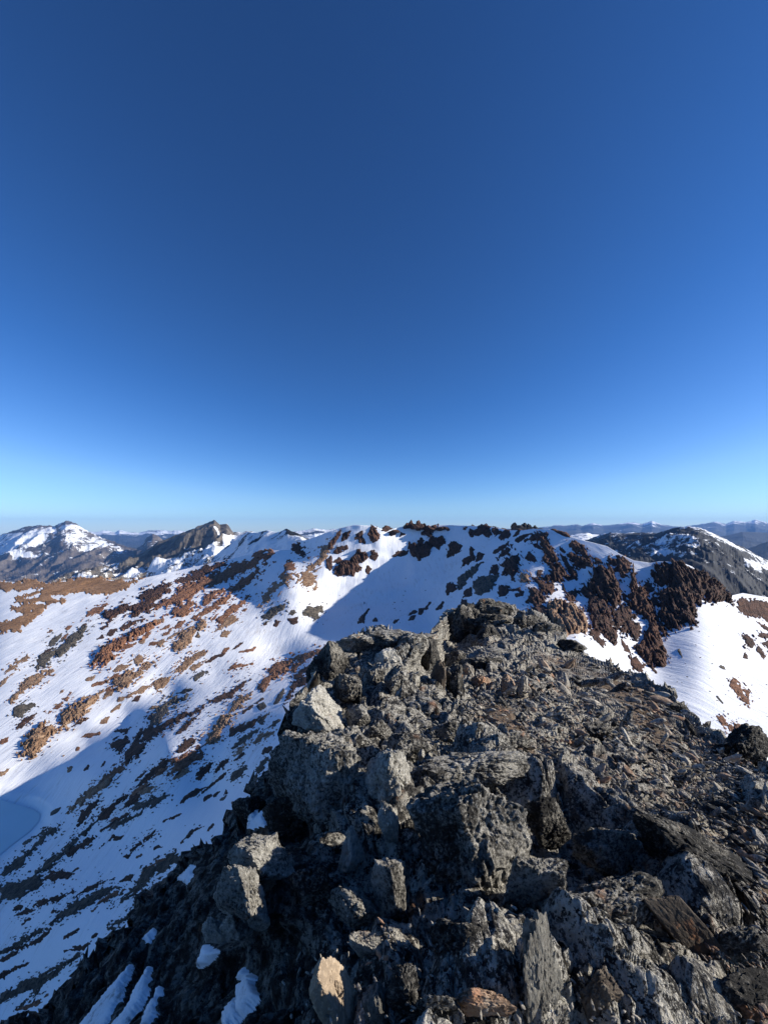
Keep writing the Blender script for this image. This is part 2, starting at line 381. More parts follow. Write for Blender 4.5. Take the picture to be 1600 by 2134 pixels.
# ------------------------------------------------------------------ bedrock that stands out of the snow: every outcrop its own object
REG = {'A': (0, 1190, 4.0), 'B': (300, 1130, 4.0), 'C': (660, 1070, 4.0), 'D': (940, 1080, 4.0), 'E': (1200, 1150, 4.0),
       'F': (0, 1380, 4.571), 'G': (300, 1330, 4.571), 'H': (1350, 1380, 6.4), 'I': (0, 1560, 4.0), 'J': (250, 1520, 4.0), 'K': (0, 1800, 3.556)}
def O(reg, col, pts, label=None, H=1.0, holes=()):
    ox, oy, s = REG[reg]
    f = lambda q: [(ox + x / s, oy + y / s) for x, y in q]
    return (col, f(pts), label, H, [f(h) for h in holes], reg)
OUT = [
 O('A','sward',[(0,95),(120,112),(250,84),(390,110),(520,84),(700,62),(850,64),(960,86),(1090,74),(1200,55),(1130,95),(1060,130),(960,170),(880,195),(800,190),(720,195),(720,155),(660,165),(600,190),(480,195),(430,215),(480,240),(590,235),(540,262),(420,275),(380,290),(350,350),(280,405),(190,460),(170,515),(90,515),(80,480),(0,525),(0,425),(120,400),(200,380),(205,345),(110,320),(100,300),(180,285),(380,280),(380,260),(260,255),(120,265),(130,235),(220,190),(330,175),(380,135),(260,140),(180,155),(0,160)],
   'broad bare tan plateau at the far left below the grey mountains', .22, [[(210,230),(260,205),(340,190),(330,205),(250,240)],[(240,335),(285,322),(280,340)]]),
 O('A','rust',[(725,380),(760,320),(830,305),(895,272),(860,300),(835,330),(780,355)], 'small rust rock ledge lying alone on the snow just below the tan plateau'),
 O('A','brown',[(870,390),(880,340),(960,320),(1050,275),(1060,295),(1130,290),(1210,245),(1160,230),(1220,170),(1370,115),(1400,125),(1450,115),(1400,150),(1420,165),(1340,225),(1260,270),(1300,290),(1220,345),(1140,360),(1080,395),(1120,330),(1060,330),(990,370),(930,400),(900,450),(850,490),(870,430),(920,395)], 'stepped dark brown rock band with snow gaps at the head of the left slope'),
 O('B','rust',[(100,555),(160,490),(270,440),(240,400),(300,365),(480,310),(600,265),(720,210),(740,180),(850,165),(960,75),(1060,80),(1065,110),(1010,180),(960,160),(950,215),(975,240),(940,290),(880,345),(790,400),(700,450),(640,500),(600,510),(690,460),(720,410),(600,440),(500,520),(520,450),(600,410),(760,375),(800,350),(790,310),(730,300),(680,315),(620,330),(540,370),(450,410),(400,460),(340,500),(440,510),(420,560),(320,620),(200,600),(280,540),(260,500),(180,520)], 'largest red rock band, climbing the left slope to a red knob on the skyline', .6, [[(785,265),(850,255),(860,220),(920,220),(920,255),(880,270),(850,305),(800,310)]]),
 O('B','brown',[(275,335),(340,290),(500,200),(580,195),(680,170),(690,190),(590,230),(570,245),(480,290),(360,330)], 'dark brown rock rib just above the largest red band', .8),
 O('B','rust',[(390,640),(480,580),(600,510),(620,545),(530,590),(430,650)], 'narrow rust rock rib pointing down to the golden outcrop'),
 O('B','rust',[(610,500),(680,450),(715,470),(680,505),(640,515)]),
 O('B','rust',[(595,680),(600,630),(670,610),(740,530),(860,455),(830,510),(780,570),(690,620),(650,670)], 'rust rock fin with a rounded lower end, standing alone in smooth snow'),
 O('B','tan',[(590,750),(660,690),(670,650),(740,610),(780,650),(720,680),(640,720)], 'tan rock below the rust fin, tapering down to a thin tail'),
 O('B','tan',[(640,790),(660,750),(730,740),(690,780)]),
 O('B','tan',[(210,900),(250,850),(330,740),(460,690),(490,655),(520,680),(510,720),(460,730),(410,770),(380,850),(260,915)], 'big golden tan outcrop in the middle of the lit left slope', 1.2),
 O('B','tan',[(105,870),(130,830),(230,780),(330,735),(220,810),(160,860)]),
 O('B','tan',[(980,520),(985,465),(1040,410),(1150,320),(1130,290),(1190,260),(1280,270),(1360,210),(1430,180),(1480,120),(1470,60),(1550,0),(1580,10),(1520,100),(1500,165),(1440,210),(1370,260),(1420,285),(1430,385),(1340,360),(1280,290),(1240,280),(1200,380),(1165,350),(1100,390),(1060,430),(1050,480)], 'long bare tan rib curving down the snow from the white dome like a branch', .35),
 O('B','rust',[(1155,255),(1190,180),(1230,150),(1260,200),(1290,240),(1200,240)], 'triangular rust patch just above the fork of the curving tan rib', .5),
 O('B','brown',[(1235,60),(1240,20),(1300,0),(1320,60),(1340,105),(1310,110),(1270,80)], 'dark red rock knob on the skyline left of the white dome', 1.6),
 O('B','grey',[(985,630),(1060,550),(1180,520),(1170,560),(1090,600),(1040,640)], 'long flat grey rock with a brown foot below the curving tan rib', .9),
 O('B','grey',[(1320,590),(1360,540),(1470,540),(1480,570),(1420,640),(1380,620)], 'snow-flecked grey rock nearest the shadow edge of the bowl', 1.3),
 O('B','brown',[(1200,640),(1280,630),(1270,670),(1230,680)]),
 O('B','grey',[(1210,590),(1250,565),(1270,590),(1240,605)]),
 O('B','brown',[(1080,700),(1100,655),(1135,650),(1110,700)]), O('B','brown',[(980,695),(1030,660),(1020,690)]),
 O('B','tan',[(415,945),(500,900),(510,930),(430,960)]), O('B','rust',[(250,715),(280,680),(335,660),(310,700)]), O('B','rust',[(150,780),(230,720),(210,765)]),
 O('B','rust',[(140,730),(215,685),(200,715)]), O('B','rust',[(562,650),(610,605),(590,640)]), O('B','grey',[(432,790),(450,750),(465,790)]), O('B','brown',[(625,945),(690,925),(640,955)]),
 O('B','brown',[(725,900),(760,875),(830,832),(760,890)]),
 O('A','grey',[(395,630),(430,570),(520,520),(480,590),(430,625)], 'grey-brown rock lozenge below the tan plateau, upper of two neighbours'),
 O('A','grey',[(300,800),(330,720),(440,650),(460,660),(430,740),(360,790)], 'snow-speckled grey rock left of the long grey rib on the lower lit slope'),
 O('A','grey',[(455,715),(470,650),(550,600),(620,520),(715,450),(720,465),(640,590),(560,660),(500,725)], 'long grey-brown rib with a thin upper end on smooth lit snow'),
 O('A','tan',[(60,835),(110,780),(230,710),(220,740),(150,790)], 'slim tan rock near the left edge of the lit slope'),
 O('A','tan',[(190,960),(230,900),(300,865),(430,825),(410,865),(330,920),(280,960),(210,1010),(90,1090),(100,1050)], 'long tan rib running down the lit slope above the big boulder'),
 O('A','tan',[(0,930),(60,890),(50,930),(10,960)]),
 O('A','rust',[(760,780),(830,690),(860,640),(1010,570),(1100,500),(1240,450),(1290,430),(1280,470),(1180,530),(1060,600),(980,660),(880,690),(950,690),(960,710),(850,805),(880,750),(820,770)], 'rust crest that throws the long blue shadow across the lit left slope', 2.2),
 O('A','brown',[(885,545),(920,490),(980,485),(940,530)]), O('A','brown',[(810,570),(860,530),(870,560)]),
 O('A','tan',[(1110,740),(1130,710),(1175,715),(1180,750),(1140,780)], 'round tan boulder-like outcrop above the long golden rib', 1.4),
 O('A','tan',[(950,835),(1000,790),(1080,780),(1040,820),(980,845)]),
 O('A','tan',[(910,940),(1000,890),(1130,840),(1290,740),(1290,770),(1200,830),(1100,900),(1060,970),(980,975)], 'long straight golden rib running down-left across the lit slope', 1.3),
 O('A','tan',[(1280,940),(1350,890),(1410,900),(1400,930),(1330,990),(1300,990)], 'blunt tan block just above the shadow of the ridge', 1.3),
 O('A','tan',[(1460,845),(1490,800),(1600,720),(1690,670),(1700,690),(1600,760),(1530,820)], 'slim tan blade between the golden outcrop and the ridge shadow'),
 O('A','rust',[(1160,590),(1200,540),(1250,520),(1190,570)]), O('A','brown',[(1000,480),(1060,440),(1190,390),(1210,400),(1100,450),(1030,490)]),
 O('F','tan',[(550,650),(590,570),(580,500),(640,440),(760,370),(800,380),(930,310),(940,340),(870,420),(780,510),(680,590)], 'long tan cliff band with snow pockets just above the big boulder', 1.8, [[(680,430),(740,410),(720,450)]]),
 O('F','tan',[(220,890),(250,830),(280,690),(340,640),(400,600),(420,640),(520,640),(530,670),(450,720),(430,790),(370,850),(330,890)], 'big tan boulder-like buttress with a dark undercut foot and a blue shadow beside it', 2.4),
 O('F','grey',[(120,510),(140,450),(240,400),(340,400),(270,460),(200,520)], 'rounded grey-brown hump on the upper edge of the blue shadow'),
 O('F','brown',[(160,630),(220,550),(270,530),(350,490),(290,560),(240,600)], 'dark rock lying inside the blue shadow above the big boulder'),
 O('F','rust',[(0,780),(20,740),(80,715),(70,750),(20,785)]), O('F','tan',[(985,345),(1010,290),(1080,265),(1060,310)]),
 O('F','tan',[(1210,340),(1250,290),(1370,240),(1415,230),(1390,265),(1300,300)]), O('F','tan',[(1120,370),(1130,340),(1185,335),(1160,375)]),
 O('F','tan',[(1060,475),(1090,430),(1150,405),(1130,445)]), O('F','tan',[(950,585),(990,550),(1045,520),(1010,580)]),
 O('F','rust',[(880,220),(950,190),(1020,175),(1130,105),(1080,150),(960,215)]), O('F','rust',[(460,490),(530,410),(650,340),(640,370),(540,440)]),
 O('F','brown',[(1060,800),(1140,740),(1200,710),(1230,770),(1180,830),(1120,850)], 'black round rock at the very edge of the ridge shadow on the snow', 1.3),
 O('F','brown',[(1190,960),(1200,870),(1250,790),(1330,650),(1430,530),(1420,560),(1360,650),(1300,760),(1340,780),(1420,760),(1350,860),(1260,920),(1210,980)], 'forked dark rock rib just inside the ridge shadow'),
 O('F','brown',[(1340,760),(1380,660),(1440,640),(1560,600),(1500,680),(1400,740)]),
 O('F','rust',[(900,1189),(1040,1060),(1190,960),(1180,1010),(1080,1090),(1060,1130),(960,1189)]),
 O('F','grey',[(1420,610),(1450,530),(1560,450),(1600,440),(1600,480),(1500,600)]),
 O('F','brown',[(1090,660),(1180,640),(1250,620),(1200,670)]), O('F','brown',[(1310,1110),(1390,1040),(1340,1100)]),
 O('F','brown',[(1300,1189),(1420,1060),(1600,910),(1600,950),(1480,1060),(1370,1160)]), O('F','tan',[(0,1060),(90,1015),(60,1060),(0,1095)]),
 O('F','brown',[(800,1030),(840,985),(835,1020)]), O('F','brown',[(960,1000),(995,955),(990,985)]), O('F','tan',[(640,1050),(650,1010),(690,1000),(670,1045)]),
 O('G','tan',[(300,320),(340,260),(430,200),(580,115),(585,145),(500,210),(410,240),(340,325)]), O('G','tan',[(430,300),(460,265),(530,240),(520,280),(460,305)]),
 O('G','rust',[(810,310),(840,270),(930,245),(1030,245),(950,275),(870,300)], 'flat rust ledge on the lit snow strip between the two big shadows'),
 O('G','rust',[(1185,340),(1210,270),(1320,220),(1420,195),(1380,270),(1340,330),(1270,340),(1230,350)], 'bright rust outcrop catching the sun beside the dark ridge', 1.5),
 O('G','rust',[(1090,480),(1140,400),(1190,350),(1270,360),(1220,410),(1160,460),(1140,515)], 'half-shaded rust outcrop directly below the bright rust one', 1.3),
 O('G','rust',[(1370,330),(1400,290),(1500,220),(1530,190),(1530,225),(1440,310)]), O('G','rust',[(1440,190),(1500,165),(1650,115),(1700,110),(1660,150),(1540,190)], 'red rocks where the snow meets the left foot of the ridge'),
 O('G','brown',[(1420,390),(1500,310),(1600,250),(1600,290),(1520,330),(1460,390)]), O('G','brown',[(1340,600),(1400,500),(1420,420),(1550,360),(1590,350),(1570,390),(1460,460),(1420,520),(1380,590)], 'brown curving rib beside the pale-topped boulder of the ridge'),
 O('G','tan',[(820,695),(850,610),(900,580),(990,545),(970,590),(900,660),(860,700)], 'tan rock catching the sun inside the ridge shadow, upper of three in line', 1.5),
 O('G','brown',[(600,665),(640,620),(620,600),(700,560),(830,510),(1010,390),(960,440),(860,520),(820,570),(700,600)], 'long dark rib under the shadow edge of the lit snow strip'),
 O('G','tan',[(590,1010),(610,930),(690,830),(760,740),(825,735),(810,800),(760,850),(720,880),(720,950),(680,990)], 'sunlit brown buttress with a bright snow tongue on its right, inside the ridge shadow', 1.8),
 O('G','brown',[(815,930),(830,870),(920,830),(950,830),(900,890),(840,935)]), O('G','brown',[(930,725),(960,680),(1040,640),(1020,670),(960,710)]),
 O('G','brown',[(1050,625),(1130,570),(1140,580),(1080,625)]), O('G','grey',[(1075,650),(1140,605),(1155,650),(1110,690)]), O('G','grey',[(1245,620),(1290,530),(1330,485),(1330,520),(1280,610)]),
 O('G','grey',[(1090,790),(1120,740),(1190,720),(1160,770),(1120,820)]), O('G','tan',[(860,1130),(890,1060),(960,1010),(960,1060),(890,1120)]),
 O('G','grey',[(830,1060),(930,960),(1020,890),(1080,880),(1040,930),(940,1000)]), O('G','tan',[(1050,990),(1080,930),(1240,890),(1220,920),(1110,980),(1060,1010)]),
 O('G','brown',[(320,900),(400,810),(540,700),(530,740),(430,840),(330,910)], 'thin dark spike of rock with a red tip in the shaded snow'),
 O('G','brown',[(0,930),(60,860),(150,850),(300,740),(480,700),(580,630),(560,670),(450,730),(380,760),(240,840),(140,900),(40,980)], 'longest dark rib of the shaded slope, edged with lit snow'),
 O('G','grey',[(50,850),(80,740),(200,600),(300,560),(420,540),(390,580),(230,640),(180,720),(100,830)], 'grey rocky hump at the shadow edge with snow in its lap'),
 O('G','grey',[(310,530),(400,490),(460,490),(380,520)]), O('G','grey',[(460,370),(520,330),(600,320),(560,350),(490,400)]), O('G','grey',[(1195,850),(1230,800),(1300,780),(1250,830)]),
 O('G','rust',[(260,1189),(360,1120),(440,1090),(550,1090),(550,1130),(510,1170),(400,1230),(260,1290),(300,1230)], 'rust rock steps in a lit gap of the shaded slope'),
 O('G','brown',[(310,1090),(360,1020),(500,930),(490,990),(400,1060),(330,1100)]), O('G','rust',[(490,1060),(500,1035),(530,1040),(510,1075)]), O('G','brown',[(1110,1110),(1150,1050),(1220,1040),(1180,1090)]),
 O('I','tan',[(560,555),(620,460),(740,350),(860,270),(940,235),(940,270),(850,345),(760,400),(660,460),(600,540)], 'long tan-backed rib slanting down the shaded slope above the lake', 1.2),
 O('I','brown',[(650,640),(680,520),(760,460),(820,430),(800,470),(740,540),(700,600)]),
 O('I','brown',[(810,600),(850,510),(940,460),(1080,380),(1050,410),(940,490),(970,515),(900,570)]),
 O('I','grey',[(0,1200),(0,1150),(80,1115),(180,1100),(270,1065),(400,950),(520,860),(620,770),(700,690),(800,600),(810,610),(720,690),(640,780),(540,890),(420,990),(310,1060),(350,1140),(260,1200),(180,1235),(90,1260),(0,1260)], 'black rock line that runs down the shaded slope into a broad dark patch', .7),
 O('I','brown',[(560,890),(620,820),(700,770),(780,745),(760,790),(660,840),(590,910)]), O('I','brown',[(1010,515),(1060,450),(1130,390),(1220,380),(1150,430),(1070,480)]),
 O('I','tan',[(1140,390),(1190,345),(1270,310),(1310,320),(1240,360)]), O('I','grey',[(1070,530),(1130,470),(1250,430),(1370,385),(1390,400),(1300,450),(1260,500),(1150,500)], 'dark hooked rock in plain blue snow, above a matching slab'),
 O('I','grey',[(900,690),(920,640),(1080,570),(1190,525),(1150,570),(1070,620),(970,660)], 'dark slab in plain blue snow just below the hooked rock'),
 O('I','brown',[(840,690),(1060,540),(1070,550),(930,640)]), O('I','brown',[(825,840),(950,720),(960,740),(880,790)]), O('I','brown',[(945,765),(970,740),(1030,730),(1000,755)]),
 O('I','brown',[(1090,855),(1150,790),(1290,690),(1290,720),(1180,800)]), O('I','brown',[(1285,840),(1310,810),(1345,825)]), O('I','brown',[(1025,905),(1060,885),(1085,890),(1070,910)]),
 O('I','tan',[(1430,270),(1460,220),(1570,170),(1575,190),(1520,240)]), O('I','rust',[(1085,400),(1150,330),(1225,290),(1200,330),(1130,375)]), O('I','rust',[(1270,245),(1320,190),(1410,145),(1340,210)]),
 O('I','brown',[(1150,310),(1230,220),(1420,90),(1400,110),(1270,210)]), O('I','rust',[(1390,230),(1440,170),(1500,110),(1600,50),(1600,90),(1500,150)]),
 O('I','grey',[(0,1080),(50,1000),(180,900),(260,830),(390,700),(490,645),(490,690),(400,720),(320,810),(230,900),(160,1000),(60,1050)], 'grey rib just above the near shore of the frozen lake', .8),
 O('I','grey',[(410,570),(450,520),(510,490),(470,530)]), O('I','grey',[(185,800),(300,728),(400,655),(400,668),(300,742),(200,806)]),
 O('I','brown',[(380,1070),(440,1030),(530,1030),(600,1045),(540,1080),(450,1105),(390,1090)]),
 O('I','grey',[(930,1290),(1000,1270),(1080,1200),(1150,1110),(1200,1030),(1330,950),(1460,880),(1570,905),(1400,1000),(1290,1060),(1200,1130),(1140,1200),(1060,1260)], 'broad dark rib that ends against the black left flank of the ridge, upper one', .8),
 O('I','grey',[(900,1500),(1060,1390),(1230,1200),(1340,1120),(1420,1040),(1600,920),(1600,990),(1480,1100),(1300,1230),(1150,1350),(940,1510)], 'broad dark rib that hugs the black left flank of the ridge, lower one', .8),
 O('I','brown',[(1000,1110),(1060,1060),(1110,1060),(1080,1100)]),
 O('J','brown',[(640,420),(650,370),(720,290),(780,280),(740,340),(700,400)]), O('J','brown',[(800,350),(830,280),(900,250),(900,275),(850,320)]),
 O('J','grey',[(930,430),(940,370),(1050,290),(1055,330),(1000,390)], 'dark almond-shaped rock in the shaded snow beside the ridge'),
 O('J','brown',[(650,565),(730,490),(880,365),(860,400),(760,470)]), O('J','brown',[(700,600),(710,570),(760,550)]), O('J','brown',[(545,580),(560,550),(590,545)]),
 O('J','brown',[(720,860),(740,820),(780,795),(770,820)]), O('J','grey',[(1070,480),(1110,410),(1140,330),(1260,190),(1250,240),(1180,330),(1120,460)]),
 O('J','brown',[(780,560),(810,530),(830,520),(800,560)]), O('J','brown',[(870,545),(885,510),(895,530)]),
 O('K','brown',[(250,320),(330,260),(430,245),(540,210),(470,260),(340,295)]),
 O('K','grey',[(0,665),(90,610),(200,520),(340,480),(430,380),(560,290),(700,225),(850,160),(880,180),(700,280),(600,340),(440,420),(330,490),(200,570),(120,620),(30,660)], 'long snaking dark rib low on the shaded slope', .7),
 O('K','brown',[(0,720),(150,630),(120,670),(20,725)]), O('K','brown',[(120,395),(190,335),(255,345),(200,370)]), O('K','brown',[(95,345),(130,310),(165,320),(130,345)]),
 O('K','grey',[(0,1040),(0,970),(150,890),(330,820),(440,750),(590,670),(580,700),(440,800),(300,920),(140,1080),(240,950),(120,960),(40,1020)], 'lowest dark rib of the shaded slope, ending at the bottom of the ridge', .8),
 O('K','brown',[(575,230),(640,185),(770,130),(740,160),(640,210)]), O('K','brown',[(470,560),(500,520),(580,490),(540,525)]), O('K','brown',[(900,130),(940,95),(985,95),(960,125)]),
 O('C','rust',[(100,260),(150,180),(200,140),(195,180),(150,240),(120,300),(90,310)], 'rust edge of the white dome, leading down into the tan rib'),
 O('C','rust',[(430,190),(460,110),(500,130),(520,190),(490,240),(460,245)], 'red rock standing on the right shoulder of the white dome', 1.6),
 O('C','brown',[(205,230),(220,180),(280,145),(270,180),(230,220)]), O('C','brown',[(325,210),(335,175),(380,145),(370,200),(400,245),(350,240)]), O('C','brown',[(135,330),(150,290),(260,260),(260,300),(200,320)]),
 O('C','brown',[(155,510),(160,450),(220,410),(280,390),(340,320),(400,330),(480,310),(470,340),(400,370),(350,430),(370,460),(300,510),(200,520)], 'dark red crag under the white dome at the corner of the shaded bowl', 1.4),
 O('C','brown',[(85,460),(90,390),(120,355),(130,440),(110,480)]), O('C','brown',[(145,400),(190,365),(220,390),(170,420)]), O('C','brown',[(445,360),(500,325),(525,350),(480,390)]), O('C','brown',[(408,480),(420,440),(455,460),(430,500)]),
 O('C','brown',[(1265,160),(1320,120),(1420,105),(1400,150),(1330,195),(1290,180)]), O('C','brown',[(1385,165),(1430,130),(1450,170),(1430,200)]), O('C','brown',[(1440,120),(1490,120),(1530,155),(1490,190)]), O('C','brown',[(1520,200),(1560,150),(1600,150),(1600,210),(1550,220)]),
 O('C','brown',[(890,170),(910,145),(960,165),(980,200),(1050,195),(1065,230),(1010,285),(950,260),(930,210)], 'snow-capped dark boulder-like crag high in the shaded bowl', 1.8),
 O('C','brown',[(765,300),(770,240),(830,240),(870,200),(910,240),(950,260),(970,300),(900,370),(830,380),(790,330)], 'largest dark crag in the shaded bowl, under the snow-capped one', 1.3),
 O('C','brown',[(640,360),(680,325),(760,320),(740,345),(700,355)]), O('C','brown',[(600,180),(620,145),(655,155),(630,190)]), O('C','brown',[(695,190),(700,155),(730,175)]), O('C','brown',[(540,145),(580,120),(620,130),(570,150)]),
 O('C','brown',[(1085,370),(1100,270),(1150,240),(1210,270),(1200,310),(1140,350)], 'upright dark rock patch right of the crags in the shaded bowl'), O('C','brown',[(1205,450),(1220,405),(1270,350),(1280,270),(1295,290),(1320,370),(1260,420)]), O('C','brown',[(1325,400),(1340,330),(1390,340),(1370,380)]),
 O('C','grey',[(1180,640),(1175,540),(1230,500),(1390,405),(1340,470),(1270,540),(1240,590)], 'long slanting dark blade on the right wall of the shaded bowl'), O('C','brown',[(1085,680),(1090,590),(1110,570),(1170,600),(1160,630),(1110,650)]),
 O('C','grey',[(1310,660),(1310,570),(1380,520),(1500,530),(1480,580),(1420,650),(1340,680)], 'heart-shaped dark rock on the shaded wall above the ridge knoll'),
 O('C','brown',[(1435,500),(1450,450),(1500,430),(1520,470),(1500,510)]), O('C','brown',[(1470,330),(1600,235),(1600,260),(1500,320)]), O('C','brown',[(1215,710),(1240,650),(1285,620),(1280,680)]), O('C','brown',[(1205,770),(1210,720),(1250,720),(1240,770)]), O('C','brown',[(1525,690),(1520,610),(1590,610),(1590,670)]),
 O('C','brown',[(1000,800),(1050,740),(1030,790)]), O('C','brown',[(895,795),(945,745),(920,790)]), O('C','brown',[(845,845),(850,795),(890,790),(870,840)]), O('C','brown',[(760,890),(790,860),(830,845),(800,885)]), O('C','brown',[(765,850),(800,810),(835,820)]),
 O('C','brown',[(345,915),(370,860),(430,800),(400,870),(390,910)]), O('C','brown',[(470,900),(490,875),(505,900)]), O('C','brown',[(645,915),(655,890),(680,888)]),
 O('D','rust',[(620,195),(700,120),(800,120),(800,200),(850,280),(890,350),(820,370),(760,360),(775,250),(710,180)], 'rust rock strip running down from the top of the right spur', .8),
 O('D','brown',[(760,490),(810,470),(830,380),(900,370),(960,450),(975,500),(910,540),(840,520)], 'dark brown crag at the foot of the rust strip on the right spur', 1.8),
 O('D','rust',[(985,220),(1010,190),(1110,230),(1150,330),(1120,335),(1040,280)]), O('D','brown',[(975,320),(1000,290),(1080,320),(1200,380),(1260,400),(1180,400),(1100,400),(1080,430),(1020,370)], 'dark crag just below the upper snowfield of the right spur', 1.4),
 O('D','brown',[(915,300),(970,360),(1050,470),(1040,520),(970,440),(930,370)]), O('D','brown',[(430,470),(430,380),(500,330),(560,300),(565,400),(520,470)], 'brown crag on the crest between the lit spur and the shaded bowl', 1.6),
 O('D','brown',[(625,330),(650,280),(700,330),(690,355),(640,350)]), O('D','brown',[(400,330),(430,270),(510,220),(510,250),(450,310)]), O('D','tan',[(575,480),(600,460),(640,490),(620,540),(590,530)], 'small tan tooth of rock standing in snow above the ridge knoll', 1.8),
 O('D','brown',[(710,470),(720,430),(755,440),(740,480)]), O('D','rust',[(705,520),(780,520),(850,570),(860,610),(820,640),(750,590)], 'flat red-brown slab in bright snow in the middle of the right spur'),
 O('D','brown',[(635,710),(650,610),(700,590),(750,620),(775,700),(730,720),(690,740)], 'round brown boulder-like crag just behind the ridge knoll', 2.0),
 O('D','brown',[(640,760),(740,720),(810,770),(820,830),(860,920),(780,850)]), O('D','tan',[(810,730),(900,700),(950,690),(1040,740),(1120,820),(1140,900),(1120,960),(900,960),(830,830)], 'big tawny brown dome of rock directly behind the ridge', 1.5, [[(890,820),(940,800),(920,830)]]),
 O('D','rust',[(940,680),(980,620),(1030,590),(1060,620),(1020,690),(960,690)]),
 O('D','brown',[(1140,600),(1150,560),(1200,560),(1160,520),(1200,480),(1180,440),(1260,400),(1330,440),(1390,540),(1410,700),(1350,740),(1280,690),(1200,640)], 'large black-brown crag in the centre of the right spur', 1.8),
 O('D','brown',[(1075,610),(1090,560),(1130,580),(1200,640),(1310,720),(1340,800),(1330,870),(1240,800),(1200,820),(1140,770),(1160,700),(1130,660)], 'reddish-dark broken rock under the large black-brown crag', 1.2),
 O('D','brown',[(1180,900),(1200,830),(1260,840),(1330,900),(1350,960),(1220,960)]), O('D','rust',[(1320,390),(1310,330),(1390,320),(1400,330),(1440,320),(1490,360),(1480,450),(1440,510),(1400,460),(1380,400)], 'red-brown rock patch under the saddle of the right spur'),
 O('D','brown',[(540,650),(530,630),(600,615),(590,640)]), O('D','brown',[(400,640),(410,560),(470,570),(470,610),(430,650)]), O('D','brown',[(490,600),(570,580),(580,610)]), O('D','rust',[(840,90),(960,130),(990,160),(880,120)]), O('D','brown',[(530,190),(620,130),(660,130),(570,190)]), O('D','brown',[(520,150),(560,95),(575,100),(560,130)]),
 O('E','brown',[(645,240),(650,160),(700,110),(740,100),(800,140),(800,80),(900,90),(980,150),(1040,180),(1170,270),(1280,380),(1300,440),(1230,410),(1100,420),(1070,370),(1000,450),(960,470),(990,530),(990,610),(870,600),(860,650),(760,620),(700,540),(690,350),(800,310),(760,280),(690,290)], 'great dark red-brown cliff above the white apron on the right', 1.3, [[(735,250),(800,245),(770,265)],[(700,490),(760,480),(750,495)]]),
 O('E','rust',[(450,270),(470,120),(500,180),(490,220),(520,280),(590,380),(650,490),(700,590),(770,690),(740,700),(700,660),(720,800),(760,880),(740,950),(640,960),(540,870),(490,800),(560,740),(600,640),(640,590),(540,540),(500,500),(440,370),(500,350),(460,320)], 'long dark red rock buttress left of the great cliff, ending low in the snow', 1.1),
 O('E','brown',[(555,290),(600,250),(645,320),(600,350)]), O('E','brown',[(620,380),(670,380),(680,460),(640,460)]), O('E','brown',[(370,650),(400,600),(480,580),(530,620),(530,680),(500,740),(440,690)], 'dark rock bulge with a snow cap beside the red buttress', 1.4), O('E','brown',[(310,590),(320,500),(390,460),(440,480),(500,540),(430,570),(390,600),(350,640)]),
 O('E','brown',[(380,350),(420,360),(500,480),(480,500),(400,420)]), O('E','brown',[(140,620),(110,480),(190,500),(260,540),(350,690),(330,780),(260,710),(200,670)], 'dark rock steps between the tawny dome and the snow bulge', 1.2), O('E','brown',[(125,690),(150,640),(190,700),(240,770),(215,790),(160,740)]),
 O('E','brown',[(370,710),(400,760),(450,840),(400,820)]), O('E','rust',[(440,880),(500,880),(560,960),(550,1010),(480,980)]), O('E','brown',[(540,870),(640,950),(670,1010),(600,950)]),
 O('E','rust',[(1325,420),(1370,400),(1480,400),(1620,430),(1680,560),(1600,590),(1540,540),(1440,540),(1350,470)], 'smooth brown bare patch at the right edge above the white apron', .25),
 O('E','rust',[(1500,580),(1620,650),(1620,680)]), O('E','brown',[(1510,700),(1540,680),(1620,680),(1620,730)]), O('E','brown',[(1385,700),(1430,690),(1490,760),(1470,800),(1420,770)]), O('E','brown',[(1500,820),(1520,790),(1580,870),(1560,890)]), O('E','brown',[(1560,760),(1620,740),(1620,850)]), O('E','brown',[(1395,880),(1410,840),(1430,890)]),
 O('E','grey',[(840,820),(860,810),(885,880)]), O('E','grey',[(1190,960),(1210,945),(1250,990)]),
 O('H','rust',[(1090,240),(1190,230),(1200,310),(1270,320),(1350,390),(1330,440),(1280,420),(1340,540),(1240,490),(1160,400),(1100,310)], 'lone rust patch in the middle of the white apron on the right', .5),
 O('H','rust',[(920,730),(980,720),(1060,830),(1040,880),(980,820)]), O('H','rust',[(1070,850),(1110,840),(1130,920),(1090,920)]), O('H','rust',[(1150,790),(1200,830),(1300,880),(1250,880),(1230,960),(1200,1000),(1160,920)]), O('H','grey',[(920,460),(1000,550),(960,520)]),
]
GROUPS = {'A': ('small rock ledge poking through the sunlit snow of the left slope', 'small ledges on the sunlit left slope'),
          'C': ('small dark rock poking through the shaded snow of the bowl', 'small dark rocks in the shaded bowl'),
          'D': ('small dark rock ledge among the snow of the right spur', 'small ledges on the right spur'),
          'H': ('small brown rock patch on the bright snow apron at the right', 'small rock patches on the right apron'),
          'I': ('small dark rock rib in the blue shaded snow below the ridge', 'small ribs on the shaded left slope')}
GROUP_OF = {'A': 'A', 'B': 'A', 'C': 'C', 'D': 'D', 'E': 'D', 'F': 'A', 'G': 'I', 'H': 'H', 'I': 'I', 'J': 'I', 'K': 'I'}

